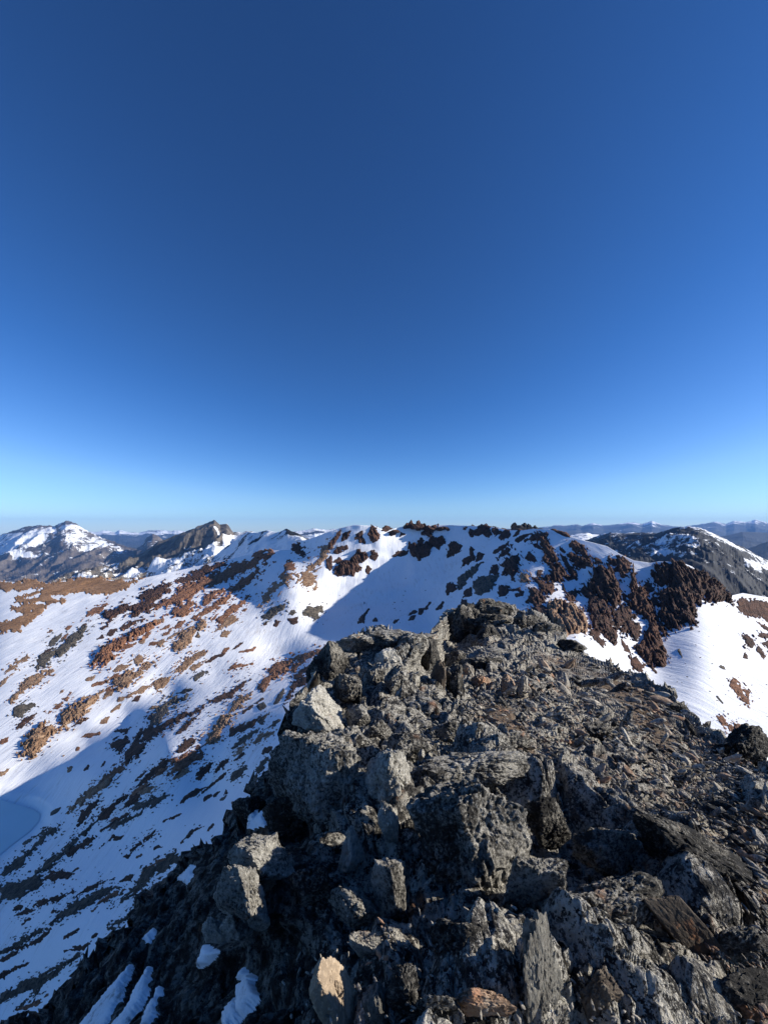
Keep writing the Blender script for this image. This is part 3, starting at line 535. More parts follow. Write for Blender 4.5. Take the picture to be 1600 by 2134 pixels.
def make_outcrop(col, poly, label, Hf, holes, reg, idx):
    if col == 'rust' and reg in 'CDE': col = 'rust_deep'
    p = np.array(poly); x0, y0 = p.min(0) - 15; x1, y1 = p.max(0) + 15
    st = 1.25
    PX, PY = np.meshgrid(np.arange(x0, x1 + st, st), np.arange(y0, y1 + st, st))
    d = sdf(PX, PY, poly)
    for h in holes: d = np.minimum(d, -sdf(PX, PY, h))
    area = abs(np.sum(p[:, 0] * np.roll(p[:, 1], -1) - np.roll(p[:, 0], -1) * p[:, 1])) / 2
    size = math.sqrt(area)
    amp = min(1.0, .25 + size / 45)
    q = np.stack([PX, PY, np.full_like(PX, idx * 7.7)], -1)
    d = d + (1.4 if reg in 'DE' and idx < 900 else 1.7) + amp * (3.6 * vnoise(q / 11.0, 31) + 3.0 * vnoise(q / 4.6, 32) + 2.2 * vnoise(q / 2.2, 33))
    if size > 14 and col != 'sward':
        a_ = rad(-32) if reg in 'ABFGIJK' else (rad(50) if reg in 'DEH' else rad(-50)); ca, sa = math.cos(a_), math.sin(a_)
        qq = np.stack([(PX * ca + PY * sa) / 2.6, -PX * sa + PY * ca, np.full_like(PX, idx * 3.1)], -1)
        g = np.clip((fbm(qq / 5.0, 3, 35) - .24) * 4, 0, 1)
        d = d - g * (2 + .22 * np.minimum(size, 45)) * np.exp(-np.maximum(d, 0) / (6 + .10 * size))
        if idx < 900 and reg != 'C':   # broken bits that trail off round the ledge
            isl = (fbm(qq / 2.3 + 50, 3, 39) - .235) * 16 - np.maximum(0, -d) * .22
            isl = np.where(PY > crest(PX) + 5, isl, -9)
            d = np.where(d > (-8 if reg in 'DE' else -13), np.maximum(d, isl), d)
    Y = midY(PX, PY); P = pos(PX, PY, Y); N = grid_normals(P)
    mpp = Y / F
    Hs = min(8.0, max(1.4, .11 * size)) * Hf
    W = .5 * min(Hs, 7) + 1.0
    w = np.clip(d / 3.5, 0, 1)
    m0 = float(mpp.mean())
    Pf = P.reshape(-1, 3)
    big = 21.0 if size > 25 else 11.0
    ax_ = np.array([1, 1, .42]) if reg in 'DE' else np.array([.75, .75, 1.1])
    b1, c1 = blocks(Pf * ax_ / (m0 * big), 40, .22); b2, c2 = blocks(Pf * ax_ / (m0 * big * .38), 50, .22)
    sh = PX.shape
    if col == 'sward': k1 = .15
    else: k1 = 1.0
    an = rad(-34) if reg in 'ABFGIJK' else (rad(62) if reg in 'DEH' else rad(78)); ca, sa = math.cos(an), math.sin(an)
    u_ = PX * ca + PY * sa + 2.5 * fbm(q / 14, 2, 36); v_ = -PX * sa + PY * ca + 2.5 * fbm(q / 14, 2, 37)
    lay = ridged(np.stack([u_ / 26.0, v_ / 7.5, 0 * PX + idx], -1), 4, 38, .6)
    rough = k1 * (.42 * (lay - .2) + b1.reshape(sh) * .30 + .22 * b2.reshape(sh) - (1 - c2.reshape(sh)) * .05
                  + .20 * fbm(Pf / (m0 * 2.6), 2, 60).reshape(sh))
    if reg in 'CDE':
        rough = .75 * (lay - .25) + b1.reshape(sh) * .42 + .10 * b2.reshape(sh) + .07 * fbm(Pf / (m0 * 3), 2, 60).reshape(sh)
    if reg in 'ABFGIJK': Hs *= .6
    h = np.where(d > 0, Hs * (1 - np.exp(-d / W)) + w * (rough * min(Hs, 8) * 1.1), d * .8)
    V = P + N * (h * mpp)[..., None]
    r, c = sh
    f = gridfaces(r, c); dm = d.reshape(-1)[f].max(1)
    f = f[dm > -2.2]
    if len(f) < 4: return None
    u, inv = np.unique(f, return_inverse=True); f = inv.reshape(f.shape)
    Vs = V.reshape(-1, 3)[u]
    o = add_mesh('bare_plateau' if col == 'sward' else 'rock_outcrop', Vs, f, M[col], origin=Vs.mean(0), smooth=(col == 'sward'))
    if label: tag(o, label, 'rock outcrop')
    else: tag(o, GROUPS[GROUP_OF[reg]][0], 'rock outcrop', GROUPS[GROUP_OF[reg]][1])
    return o
for i, a in enumerate(OUT): make_outcrop(*a, i)

# thin ribs strewn along the fall of the left slope
rng = random.Random(11)
def zone_pts(poly, n, rng):
    p = np.array(poly); out = []
    while len(out) < n:
        x = rng.uniform(p[:, 0].min(), p[:, 0].max()); y = rng.uniform(p[:, 1].min(), p[:, 1].max())
        if sdf(np.array([x]), np.array([y]), poly)[0] > 0: out.append((x, y))
    return out
def rib(x, y, L, Wd, ang):
    c, s = math.cos(ang), math.sin(ang); pts = []
    n = 5
    up = [(t, Wd * math.sin(math.pi * (t * .5 + .5)) * rng.uniform(.4, 1.1)) for t in np.linspace(-.8, .8, n)]
    loop = [(-1, 0)] + [(t, a) for t, a in up] + [(1, 0)] + [(t, -a * rng.uniform(.5, 1)) for t, a in up[::-1]]
    for t, a in loop:
        bx = t * L; by = a + L * .12 * math.sin(t * 2.2 + x)
        pts.append((x + bx * c - by * s, y + bx * s + by * c))
    return pts
SH_ZONE = [(640, 1385), (600, 1470), (560, 1570), (440, 1750), (300, 1900), (60, 2100), (0, 2100), (0, 1880), (150, 1740), (300, 1580), (420, 1460), (560, 1400)]
LIT_ZONE = [(10, 1330), (220, 1260), (330, 1240), (450, 1240), (560, 1290), (620, 1350), (560, 1400), (400, 1440), (300, 1510), (60, 1610), (0, 1560)]
SPUR_ZONE = [(1060, 1130), (1150, 1110), (1290, 1165), (1330, 1300), (1330, 1370), (1210, 1320), (1120, 1250), (1040, 1230)]
k = 1000
for x, y in zone_pts(SH_ZONE, 34, rng):
    L = rng.choice([6, 8, 12, 20, 34, 48]) * rng.uniform(.8, 1.2)
    make_outcrop(rng.choice(['brown', 'brown', 'grey', 'rust']), rib(x, y, L, min(5.5, L * rng.uniform(.10, .22)) + 1, math.atan2(-.62, 1) + rng.uniform(-.15, .15)), None, 1.0, [], 'I', k); k += 1
for x, y in zone_pts(LIT_ZONE, 30, rng):
    L = rng.choice([5, 7, 10, 14, 20]) * rng.uniform(.8, 1.2)
    make_outcrop(rng.choice(['rust', 'tan', 'rust', 'brown']), rib(x, y, L, L * rng.uniform(.15, .28) + 1, math.atan2(-.55, 1) + rng.uniform(-.15, .15)), None, 1.0, [], 'A', k); k += 1
for x, y in zone_pts(SPUR_ZONE, 34, rng):
    L = rng.choice([5, 7, 10]) * rng.uniform(.8, 1.2)
    make_outcrop(rng.choice(['brown', 'brown', 'rust']), rib(x, y, L, L * rng.uniform(.3, .5) + 1, rng.uniform(.3, 1.1)), None, 1.2, [], 'D', k); k += 1

# ------------------------------------------------------------------ solid rocks
from mathutils import Matrix
def ico(sub):
    import bmesh
    bm = bmesh.new(); bmesh.ops.create_icosphere(bm, subdivisions=sub, radius=1)
    V = np.array([v.co[:] for v in bm.verts]); Fc = np.array([[v.index for v in f.verts] for f in bm.faces]); bm.free()
    return V, Fc
ICO = {k_: ico(k_) for k_ in (1, 2, 3, 4, 5, 6)}
def rock_shape(seed, planes=14, sub=5, dims=(1, 1, 1), sharp=18.0, rough=.06, cuts=None):
    """angular block: a unit ball cut by random planes, then weathered"""
    r = np.random.default_rng(seed)
    V, Fc = ICO[sub]
    n = r.normal(size=(planes, 3)); n /= np.linalg.norm(n, axis=1, keepdims=True)
    dd = r.uniform(.62, 1.0, planes)
    if cuts is not None: n = np.concatenate([n, np.array(cuts)[:, :3]]); dd = np.concatenate([dd, np.array(cuts)[:, 3]])
    ct = V @ n.T
    rr = np.where(ct > .05, dd / np.maximum(ct, .05), 9)
    rr = -np.log(np.exp(-sharp * np.minimum(rr, 3)).sum(1)) / sharp
    rr = np.clip(rr, .3, 1.25)
    P = V * rr[:, None]
    if rough > 0:
        off = r.uniform(0, 50, 3)
        b1, c1 = blocks(P * 2.1 + off, 70, .2); b2, c2 = blocks(P * 5.5 + off, 80, .2)
        P = P + V * (rough * (1.3 * b1 - .5 * (1 - c1) + .6 * b2 - .35 * (1 - c2) + .5 * fbm(P * 14 + off, 2, 90)))[:, None]
    return P * np.array(dims), Fc

# jagged skyline of the cirque: solid pinnacles
def pinnacle_cluster(px, py_top, py_bot, wpx, Y, seed, n, label, mat='brown'):
    r = random.Random(seed)
    parts = []; vo = 0; FF = []
    for i in range(n):
        f = (i + .5) / n - .5
        x = px + f * wpx + r.uniform(-.1, .1) * wpx / n
        hgt = (1 - abs(f) * 1.1 * r.uniform(.6, 1.2)) * r.choice((.45, .6, .75, .95)) * r.uniform(.9, 1.05)
        top = py_bot + (py_top - py_bot) * hgt
        hm = (py_bot - top) * Y / F; wm = wpx / n * r.uniform(.8, 1.5) * Y / F
        V, Fc = rock_shape(seed * 50 + i, 10, 4, (wm, wm * 1.3, hm * .75), rough=.10, sharp=40)
        V[:, 0] *= np.clip(1.0 - .22 * (V[:, 2] / (hm * .75)), .3, 1.5)
        c = pos(x, (top + py_bot) / 2 + 2, Y + r.uniform(-3, 5))
        parts.append(V + c); FF.append(Fc + vo); vo += len(V)
    V = np.concatenate(parts); Fc = np.concatenate(FF)
    return tag(add_mesh('rock_pinnacle', V, Fc, M[mat], origin=V.mean(0), smooth=False), label, 'rock pinnacle')
pinnacle_cluster(856, 1083, 1099, 20, 423, 3, 3, 'jagged dark pinnacles at the left end of the skyline crest')
pinnacle_cluster(878, 1080, 1100, 20, 425, 4, 3, 'tallest jagged pinnacle in the middle of the skyline crest, beside a snow notch')
pinnacle_cluster(912, 1085, 1103, 34, 424, 5, 5, 'broad red-brown serrated rocks on the skyline right of the tallest pinnacle')
pinnacle_cluster(946, 1091, 1112, 34, 420, 6, 4, 'stout dark rock tower group below the skyline with an upright face')
pinnacle_cluster(982, 1083, 1104, 28, 406, 7, 4, 'dark spike of rock standing alone on the right half of the skyline crest')
pinnacle_cluster(1020, 1096, 1108, 40, 384, 8, 5, 'low dark broken rocks along the right end of the skyline crest')
pinnacle_cluster(820, 1100, 1108, 14, 420, 9, 2, 'small dark rocks in the notch between the white dome and the jagged crest')
pinnacle_cluster(897, 1090, 1106, 18, 424, 11, 3, 'small serrated rocks between the tallest pinnacle and the broad red-brown rocks')
pinnacle_cluster(964, 1091, 1106, 22, 414, 12, 3, 'squat dark rocks left of the lone dark spike on the crest')
pinnacle_cluster(1003, 1094, 1106, 20, 396, 13, 3, 'low dark rocks right of the lone dark spike on the crest')
pinnacle_cluster(1046, 1098, 1112, 26, 372, 14, 3, 'dark rocks where the jagged crest meets the right spur')
pinnacle_cluster(1092, 1086, 1112, 74, 470, 10, 7, 'black rocky peak rising just behind the crest of the right spur', 'dark_far')

# loose small rocks lying on the snow
protos = [add_mesh('snow_rock', *rock_shape(900 + i, 9, 2, (1, .8, .6), rough=.1), M[['brown', 'rust', 'tan', 'grey'][i % 4]], smooth=False) for i in range(8)]
used = set()
ZL = {'lit': 'small loose rock lying on the sunlit snow of the left slope', 'shade': 'small loose rock lying on the blue shaded snow below the ridge',
      'apron': 'small loose rock lying on the bright snow apron at the right', 'bowl': 'small loose rock lying on the shaded floor of the bowl'}
def scatter_rocks(zone, n, key, kinds, smin, smax):
    for x, y in zone_pts(zone, n, rng):
        Y = float(midY(np.array([x]), np.array([y]))[0])
        j = rng.choice(kinds)
        if j in used:
            o = protos[j].copy(); COL.objects.link(o)
        else: o = protos[j]; used.add(j)
        s = rng.uniform(smin, smax) ** 1.0 * Y / F
        o.location = pos(x, y, Y); o.scale = (s * rng.uniform(.8, 1.6), s, s * rng.uniform(.6, 1))
        o.rotation_euler = (rng.uniform(-.4, .4), rng.uniform(-.4, .4), rng.uniform(0, 6.3))
        tag(o, ZL[key], 'rock', 'loose rocks on the ' + {'lit': 'sunlit slope', 'shade': 'shaded slope', 'apron': 'right apron', 'bowl': 'bowl floor'}[key])
scatter_rocks(LIT_ZONE, 75, 'lit', [0, 1, 2, 4, 5, 6], 1.0, 2.6)
scatter_rocks(SH_ZONE, 80, 'shade', [0, 3, 4, 7], 1.0, 2.8)
scatter_rocks([(1400, 1330), (1470, 1290), (1600, 1320), (1600, 1560), (1540, 1520), (1420, 1430), (1380, 1400)], 45, 'apron', [0, 3, 4, 7], .7, 2.0)
scatter_rocks([(620, 1230), (700, 1240), (840, 1200), (980, 1200), (960, 1260), (880, 1300), (740, 1310), (650, 1330), (580, 1300)], 22, 'bowl', [0, 3, 4, 7], .8, 2.0)
for j, p in enumerate(protos):
    if j not in used: bpy.data.objects.remove(p)

# ------------------------------------------------------------------ mountains behind
def mountain(name, sil, base, Ytop, Ybase, mat, snow_fn, amp=.12, freq=60.0, seed=0, step=1.6, rows=70, jag=1.2, label=None, kind='structure', drop=1.0, aniso=(1, 1)):
    """a hillside between its skyline and its foot, near at the foot and far at the top, with a far side behind"""
    sx, sy = np.array(sil, float).T; bx, by = np.array(base, float).T
    px = np.arange(sx.min(), sx.max() + step, step)
    q = np.stack([px, np.zeros_like(px), np.zeros_like(px)], -1)
    top0 = np.interp(px, sx, sy)
    top = top0 + jag * (fbm(q / 7.0, 3, seed) + .6 * fbm(q / 2.6, 2, seed + 5))
    bot = np.maximum(np.interp(px, bx, by), top + 3)
    t = np.linspace(0, 1, rows)[:, None]
    PX = np.broadcast_to(px, (rows, len(px))); PY = top + (bot - top) * t
    yt = np.interp(px, *np.array(Ytop, float).T); yb = np.interp(px, *np.array(Ybase, float).T)
    ker = np.ones(61) / 61; sm_ = lambda a_: np.convolve(np.pad(a_, 30, mode='edge'), ker, 'valid'); yt = sm_(yt); yb = sm_(yb)
    tt = (PY - top0) / np.maximum(np.interp(px, bx, by) - top0, 3); L = np.log(yt) * (1 - tt) + np.log(yb) * tt
    P = pos(PX, PY, np.exp(L))
    q = np.stack([P[..., 0], P[..., 1] * .8, 0 * PX + seed * 97.0], -1) / freq
    q = q + .35 * np.stack([fbm(q * .7, 2, seed + 40), fbm(q * .7, 2, seed + 50), 0 * PX], -1)
    rg = ridged(q, 6, seed + 1, .52)
    wt = np.clip(t * rows / (rows * .22), 0, 1)
    P[..., 2] += amp * (rg - .2) * (.06 + .94 * wt)
    sn = snow_fn(PX, PY, rg)
    s0 = float(yt.mean())
    P = np.concatenate([np.stack(back_rows(P[0], [(.05 * s0, .02 * s0), (.15 * s0, .1 * s0), (.4 * s0, .3 * s0)])), P], 0)
    sn = np.concatenate([np.repeat(sn[:1], 3, 0), sn], 0)
    r, c = P.shape[:2]
    o = add_mesh(name, P.reshape(-1, 3), gridfaces(r, c), mat, attrs={'snow': sn})
    return tag(o, kind=kind)
Z1 = lambda pts: [(x / 2.857, 1040 + y / 2.857) for x, y in pts]
Z3 = lambda pts: [(1040 + x / 2.857, 1040 + y / 2.857) for x, y in pts]
def soft(px, py, poly, w=5.0): return np.clip(sdf(px, py, poly) / w + .5, 0, 1)

# grey glaciated mountain, far left
def snow1(px, py, rg):
    a = soft(px, py, Z1([(-300, 250), (40, 205), (150, 195), (250, 180), (330, 172), (340, 215), (250, 265), (180, 310), (100, 335), (-300, 350)]), 4)
    b = soft(px, py, Z1([(350, 150), (470, 150), (560, 210), (720, 300), (760, 340), (520, 330), (380, 290)]), 12)
    c = soft(px, py, Z1([(-300, 345), (0, 345), (150, 335), (250, 340), (120, 370), (0, 375), (-300, 380)]), 4)
    return .02 + np.maximum(np.maximum(a * .74, b * .42), c * .7) + .12 * rg * b + .1 * (py < 1170)
mountain('mountain', Z1([(-900, 330), (-300, 250), (0, 215), (40, 200), (150, 165), (240, 158), (290, 160), (320, 165), (350, 150), (390, 130), (420, 133), (450, 145), (520, 190), (600, 230), (700, 260), (780, 290), (860, 305), (940, 335)]),
         Z1([(-900, 560), (300, 560), (500, 520), (940, 420)]), [(-300, 6500), (160, 6000), (330, 5600)], [(-300, 4000), (330, 4300)], M['mt_grey'], snow1, 170, 520, 3, jag=1.6)

# dark rock wall
def snow2(px, py, rg):
    wall = soft(px, py, Z1([(700, 440), (720, 385), (850, 315), (940, 250), (1150, 165), (1275, 115), (1400, 180), (1390, 225), (1325, 235), (1330, 285), (1200, 270), (1000, 345), (880, 390), (800, 400)]), 5)
    low = soft(px, py, Z1([(880, 400), (1000, 360), (1200, 290), (1340, 280), (1400, 200), (1700, 200), (1700, 400), (1000, 480), (700, 490)]), 8)
    cou = soft(px, py, Z1([(1265, 170), (1290, 175), (1325, 245), (1395, 215), (1420, 240), (1380, 330), (1330, 350), (1325, 260)]), 3)
    led = soft(px, py, Z1([(1080, 265), (1160, 262), (1180, 280), (1100, 285)]), 3)
    return np.clip(.30 * (1 - wall) + .38 * low, 0, 1) - .35 * wall + .1 * rg * low + cou * .9 + led * .8
mountain('mountain', Z1([(300, 520), (370, 470), (460, 430), (560, 408), (700, 378), (730, 368), (850, 320), (940, 255), (1050, 215), (1150, 175), (1240, 140), (1275, 125), (1310, 150), (1350, 145), (1390, 200), (1430, 200), (1480, 190), (1540, 205), (1640, 220), (1760, 260)]),
         Z1([(300, 560), (700, 560), (1200, 470), (1760, 380)]), [(100, 2300), (450, 2500), (620, 2300)], [(100, 1800), (620, 1600)], M['mt_wall'], snow2, 75, 170, 9, jag=1.4, step=1.6)

# snowy shoulder in the shade behind the left crest
def snow3(px, py, rg): return .52 + .25 * rg + .5 * soft(px, py, [(530, 1135), (620, 1128), (600, 1160), (500, 1170)], 8) - .5 * soft(px, py, [(590, 1095), (660, 1100), (660, 1130), (600, 1120)], 6)
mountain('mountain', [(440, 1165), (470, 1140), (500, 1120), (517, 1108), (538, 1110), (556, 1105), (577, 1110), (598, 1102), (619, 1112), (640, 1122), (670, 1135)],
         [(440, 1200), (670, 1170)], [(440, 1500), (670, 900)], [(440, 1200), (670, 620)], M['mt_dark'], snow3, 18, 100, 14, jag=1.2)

# blue-dark mountain on the right
def snow4(px, py, rg):
    a = soft(px, py, Z3([(680, 255), (740, 275), (900, 270), (1050, 230), (1150, 240), (1200, 320), (1180, 370), (1000, 380), (900, 360), (800, 330)]), 10)
    b = soft(px, py, Z3([(1130, 165), (1230, 185), (1350, 260), (1600, 380), (1600, 420), (1400, 330), (1250, 240)]), 6)
    c = soft(px, py, Z3([(1450, 405), (1600, 460), (1600, 490), (1470, 440)]), 3)
    d = soft(px, py, Z3([(660, 200), (740, 195), (720, 212)]), 3) + soft(px, py, Z3([(860, 195), (930, 195), (900, 210)]), 3)
    e = soft(px, py, Z3([(1250, 200), (1600, 340), (1600, 620), (1400, 380)]), 8)
    f = soft(px, py, Z3([(1100, 160), (1200, 180), (1180, 200), (1060, 190)]), 4)
    return .13 + .27 * a + .22 * b + .6 * c + .4 * d + .22 * e + .2 * f + .12 * rg * (a + b) - .12 * (py > 1175)
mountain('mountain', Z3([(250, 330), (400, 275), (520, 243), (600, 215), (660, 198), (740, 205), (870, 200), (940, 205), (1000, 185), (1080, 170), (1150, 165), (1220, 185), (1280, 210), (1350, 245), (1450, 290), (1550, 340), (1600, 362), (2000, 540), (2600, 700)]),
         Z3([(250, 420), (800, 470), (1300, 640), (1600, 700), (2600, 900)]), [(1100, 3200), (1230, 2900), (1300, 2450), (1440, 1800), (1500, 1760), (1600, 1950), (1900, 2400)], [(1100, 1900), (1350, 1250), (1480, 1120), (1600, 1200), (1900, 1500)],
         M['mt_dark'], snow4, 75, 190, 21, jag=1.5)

# ranges on the horizon
def far_snow(lim, soft_=6.0, k=.75):
    return lambda px, py, rg: np.clip((lim - py) / soft_, -1, 1) * .45 + .22 + .35 * rg * k
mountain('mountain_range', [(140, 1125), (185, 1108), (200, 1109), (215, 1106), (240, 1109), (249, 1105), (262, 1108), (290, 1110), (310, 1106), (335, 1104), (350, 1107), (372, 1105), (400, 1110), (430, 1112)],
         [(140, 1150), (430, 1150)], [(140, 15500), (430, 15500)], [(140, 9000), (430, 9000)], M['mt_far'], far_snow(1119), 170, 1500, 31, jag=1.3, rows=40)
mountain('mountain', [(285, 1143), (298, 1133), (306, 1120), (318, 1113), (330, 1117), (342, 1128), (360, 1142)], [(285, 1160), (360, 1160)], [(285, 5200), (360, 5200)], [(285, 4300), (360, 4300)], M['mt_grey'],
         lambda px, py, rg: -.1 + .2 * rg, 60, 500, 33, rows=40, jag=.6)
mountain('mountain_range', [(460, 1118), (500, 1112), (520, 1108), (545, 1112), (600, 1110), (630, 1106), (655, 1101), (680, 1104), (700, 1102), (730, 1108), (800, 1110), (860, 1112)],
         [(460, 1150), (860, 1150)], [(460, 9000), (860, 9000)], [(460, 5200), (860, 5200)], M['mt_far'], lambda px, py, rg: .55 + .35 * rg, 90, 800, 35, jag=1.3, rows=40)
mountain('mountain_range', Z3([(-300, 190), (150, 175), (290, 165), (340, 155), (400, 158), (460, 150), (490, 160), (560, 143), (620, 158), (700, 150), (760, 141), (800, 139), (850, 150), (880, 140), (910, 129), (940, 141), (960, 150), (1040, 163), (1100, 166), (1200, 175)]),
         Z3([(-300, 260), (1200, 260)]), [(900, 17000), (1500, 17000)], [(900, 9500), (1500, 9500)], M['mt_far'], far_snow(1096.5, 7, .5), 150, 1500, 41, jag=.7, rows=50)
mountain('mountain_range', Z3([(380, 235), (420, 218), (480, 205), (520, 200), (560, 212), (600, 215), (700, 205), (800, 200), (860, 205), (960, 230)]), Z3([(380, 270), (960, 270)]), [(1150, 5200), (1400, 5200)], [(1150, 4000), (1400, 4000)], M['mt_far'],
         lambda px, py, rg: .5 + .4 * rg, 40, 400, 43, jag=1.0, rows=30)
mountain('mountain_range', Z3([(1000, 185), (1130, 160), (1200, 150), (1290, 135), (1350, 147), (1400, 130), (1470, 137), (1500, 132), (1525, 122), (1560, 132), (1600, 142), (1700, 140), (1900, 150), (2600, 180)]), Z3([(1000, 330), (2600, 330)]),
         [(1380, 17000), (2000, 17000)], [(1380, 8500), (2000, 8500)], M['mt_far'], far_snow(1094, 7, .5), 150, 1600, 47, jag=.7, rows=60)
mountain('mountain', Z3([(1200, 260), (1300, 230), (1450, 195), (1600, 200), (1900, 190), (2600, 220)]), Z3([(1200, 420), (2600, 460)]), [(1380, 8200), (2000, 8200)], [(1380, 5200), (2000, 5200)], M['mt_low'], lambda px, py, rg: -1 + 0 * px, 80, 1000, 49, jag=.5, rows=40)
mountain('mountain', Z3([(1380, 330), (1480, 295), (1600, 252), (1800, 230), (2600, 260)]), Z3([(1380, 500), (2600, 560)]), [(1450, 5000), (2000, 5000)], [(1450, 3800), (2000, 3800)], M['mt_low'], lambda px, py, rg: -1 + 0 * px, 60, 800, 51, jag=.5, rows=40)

# the low country under it all, out to the horizon
def lowland():
    n = 96; R = [10, 800, 2500, 5000, 9000, 14000, 19000, 23500]
    V = []; Z = -1150.0
    for r_ in R:
        for i in range(n):
            a = 2 * math.pi * i / n; V.append((r_ * math.sin(a), r_ * math.cos(a), Z - 5))
    i = np.arange(len(R) * n).reshape(len(R), n); j = np.roll(i, -1, 1)
    f = np.stack([i[:-1], j[:-1], j[1:], i[1:]], -1).reshape(-1, 4)
    tag(add_mesh('ground', np.array(V), f[:, ::-1], M['mt_low'], attrs={'snow': np.full(len(V), -1.0)}), kind='structure')
lowland()

# the air: one box of thin haze round the whole scene
def haze():
    s, zb, zt = 25000.0, -1400.0, 800.0
    V = [(x, y, z) for z in (zb, zt) for y in (-s, s) for x in (-s, s)]
    Fq = [(0, 2, 3, 1), (4, 5, 7, 6), (0, 1, 5, 4), (2, 6, 7, 3), (0, 4, 6, 2), (1, 3, 7, 5)]
    m = bpy.data.materials.new('haze'); m.use_nodes = True; nt_ = m.node_tree; nt_.nodes.clear()
    o_ = nt_.nodes.new('ShaderNodeOutputMaterial'); v = nt_.nodes.new('ShaderNodeVolumePrincipled')
    v.inputs['Color'].default_value = (.20, .44, .98, 1); v.inputs['Density'].default_value = HAZE_DENSITY; v.inputs['Anisotropy'].default_value = 0.0
    nt_.links.new(v.outputs[0], o_.inputs['Volume'])
    tag(add_mesh('haze', np.array(V), Fq, m, smooth=False), kind='stuff')
HAZE_DENSITY = 3.2e-5
haze()

# ------------------------------------------------------------------ the summit ridge under the viewer's feet
SIL = [(-600, 2900), (-300, 2560), (-100, 2300), (60, 2134), (110, 2075), (160, 2010), (200, 1960), (215, 1942), (250, 1938), (300, 1890), (340, 1868), (365, 1825), (385, 1818), (395, 1800), (440, 1760), (490, 1705), (486, 1682), (500, 1668),
       (520, 1640), (550, 1610), (560, 1575), (580, 1535), (590, 1500), (605, 1455), (640, 1440), (655, 1400), (670, 1360), (700, 1335), (760, 1320), (800, 1316), (860, 1314), (885, 1320), (905, 1322), (912, 1300), (935, 1280), (960, 1266),
       (1000, 1258), (1040, 1256), (1075, 1262), (1095, 1275), (1140, 1290), (1180, 1335), (1240, 1375), (1300, 1402), (1340, 1412), (1400, 1450), (1440, 1485), (1470, 1512), (1500, 1545), (1530, 1560), (1570, 1562), (1600, 1580), (1700, 1640), (1900, 1760), (2200, 1940)]
_a = np.array(SIL, float); _o = np.argsort(_a[:, 0], kind='stable'); _sx, _sy = _a[_o].T
sil = lambda px: np.interp(px, _sx, _sy)
RPTS = [(900, 2134, 1.42), (700, 2134, 1.5), (1190, 2134, 1.5), (1600, 2134, 1.6), (1400, 2000, 1.85), (1100, 1900, 1.95), (900, 1900, 1.95), (970, 1750, 2.55), (1200, 1750, 2.65), (1500, 1750, 2.9),
        (1600, 1700, 3.3), (800, 1620, 3.2), (1000, 1600, 3.6), (1300, 1600, 4.2), (1500, 1610, 4.5), (1600, 1592, 4.8), (1500, 1548, 6.2), (1400, 1462, 8.8), (1300, 1410, 12), (1180, 1345, 17.5),
        (1080, 1275, 23), (1000, 1268, 23), (930, 1295, 21.5), (925, 1340, 19), (905, 1330, 13.2), (800, 1325, 12), (700, 1345, 11.4), (660, 1420, 9.4), (800, 1450, 7.2), (900, 1450, 7.3), (1000, 1450, 7.9),
        (1100, 1400, 10.8), (1200, 1450, 8.6), (1100, 1500, 6.1), (1300, 1500, 6.6), (1000, 1380, 13), (1060, 1340, 17), (720, 1500, 5.1), (600, 1530, 4.9), (625, 1465, 5.4), (600, 1650, 4.0), (510, 1690, 4.6),
        (400, 1830, 4.3), (530, 1815, 2.75), (505, 1890, 2.5), (440, 1960, 2.9), (300, 1920, 4.1), (200, 1970, 4.0), (60, 2145, 3.7), (300, 2130, 2.85), (500, 2100, 2.3), (600, 1980, 2.35), (700, 1800, 2.65), (800, 1900, 2.05),
        (800, 3300, .8), (-300, 3000, 1.6), (1900, 3000, 1.0), (1900, 1850, 3.2), (2200, 2000, 3.4), (-300, 2600, 3.0), (100, 2500, 2.1)]
ridge_tps = TPS(RPTS)

RIGHT_SLOPE = [(1010, 1420), (1100, 1360), (1200, 1370), (1320, 1410), (1420, 1480), (1520, 1570), (1620, 1620), (1700, 1700), (1700, 2134), (1560, 2134), (1570, 1900), (1450, 1740), (1290, 1690), (1180, 1660), (1120, 1600), (1030, 1530), (960, 1480)]
DIRT = [[(1240, 1400), (1330, 1420), (1390, 1480), (1420, 1540), (1400, 1580), (1340, 1530), (1290, 1470), (1230, 1430)],
        [(1110, 1355), (1190, 1370), (1240, 1400), (1180, 1400), (1120, 1380)], [(1010, 1450), (1070, 1470), (1110, 1540), (1150, 1620), (1110, 1600), (1060, 1530), (1000, 1490)],
        [(1440, 1680), (1500, 1730), (1560, 1790), (1640, 1850), (1640, 1900), (1560, 1860), (1470, 1760)]]
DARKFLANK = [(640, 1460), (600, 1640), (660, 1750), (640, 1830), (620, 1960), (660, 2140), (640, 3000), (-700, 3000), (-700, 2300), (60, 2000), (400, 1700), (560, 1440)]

_cols = np.concatenate([np.arange(-600, -40, 14), np.arange(-40, 1660, 1.8), np.arange(1660, 2201, 14)]).astype(float)
def ridge_rows():
    s = sil(_cols); B = np.maximum(2165.0, s + 70)
    t = np.linspace(0, 1, 480)[:, None]
    PY = s + (B - s) * t
    t2 = np.linspace(0, 1, 46)[1:, None] ** 1.6
    PY = np.concatenate([PY, B + (3700 - B) * t2], 0)
    return np.broadcast_to(_cols, PY.shape), PY

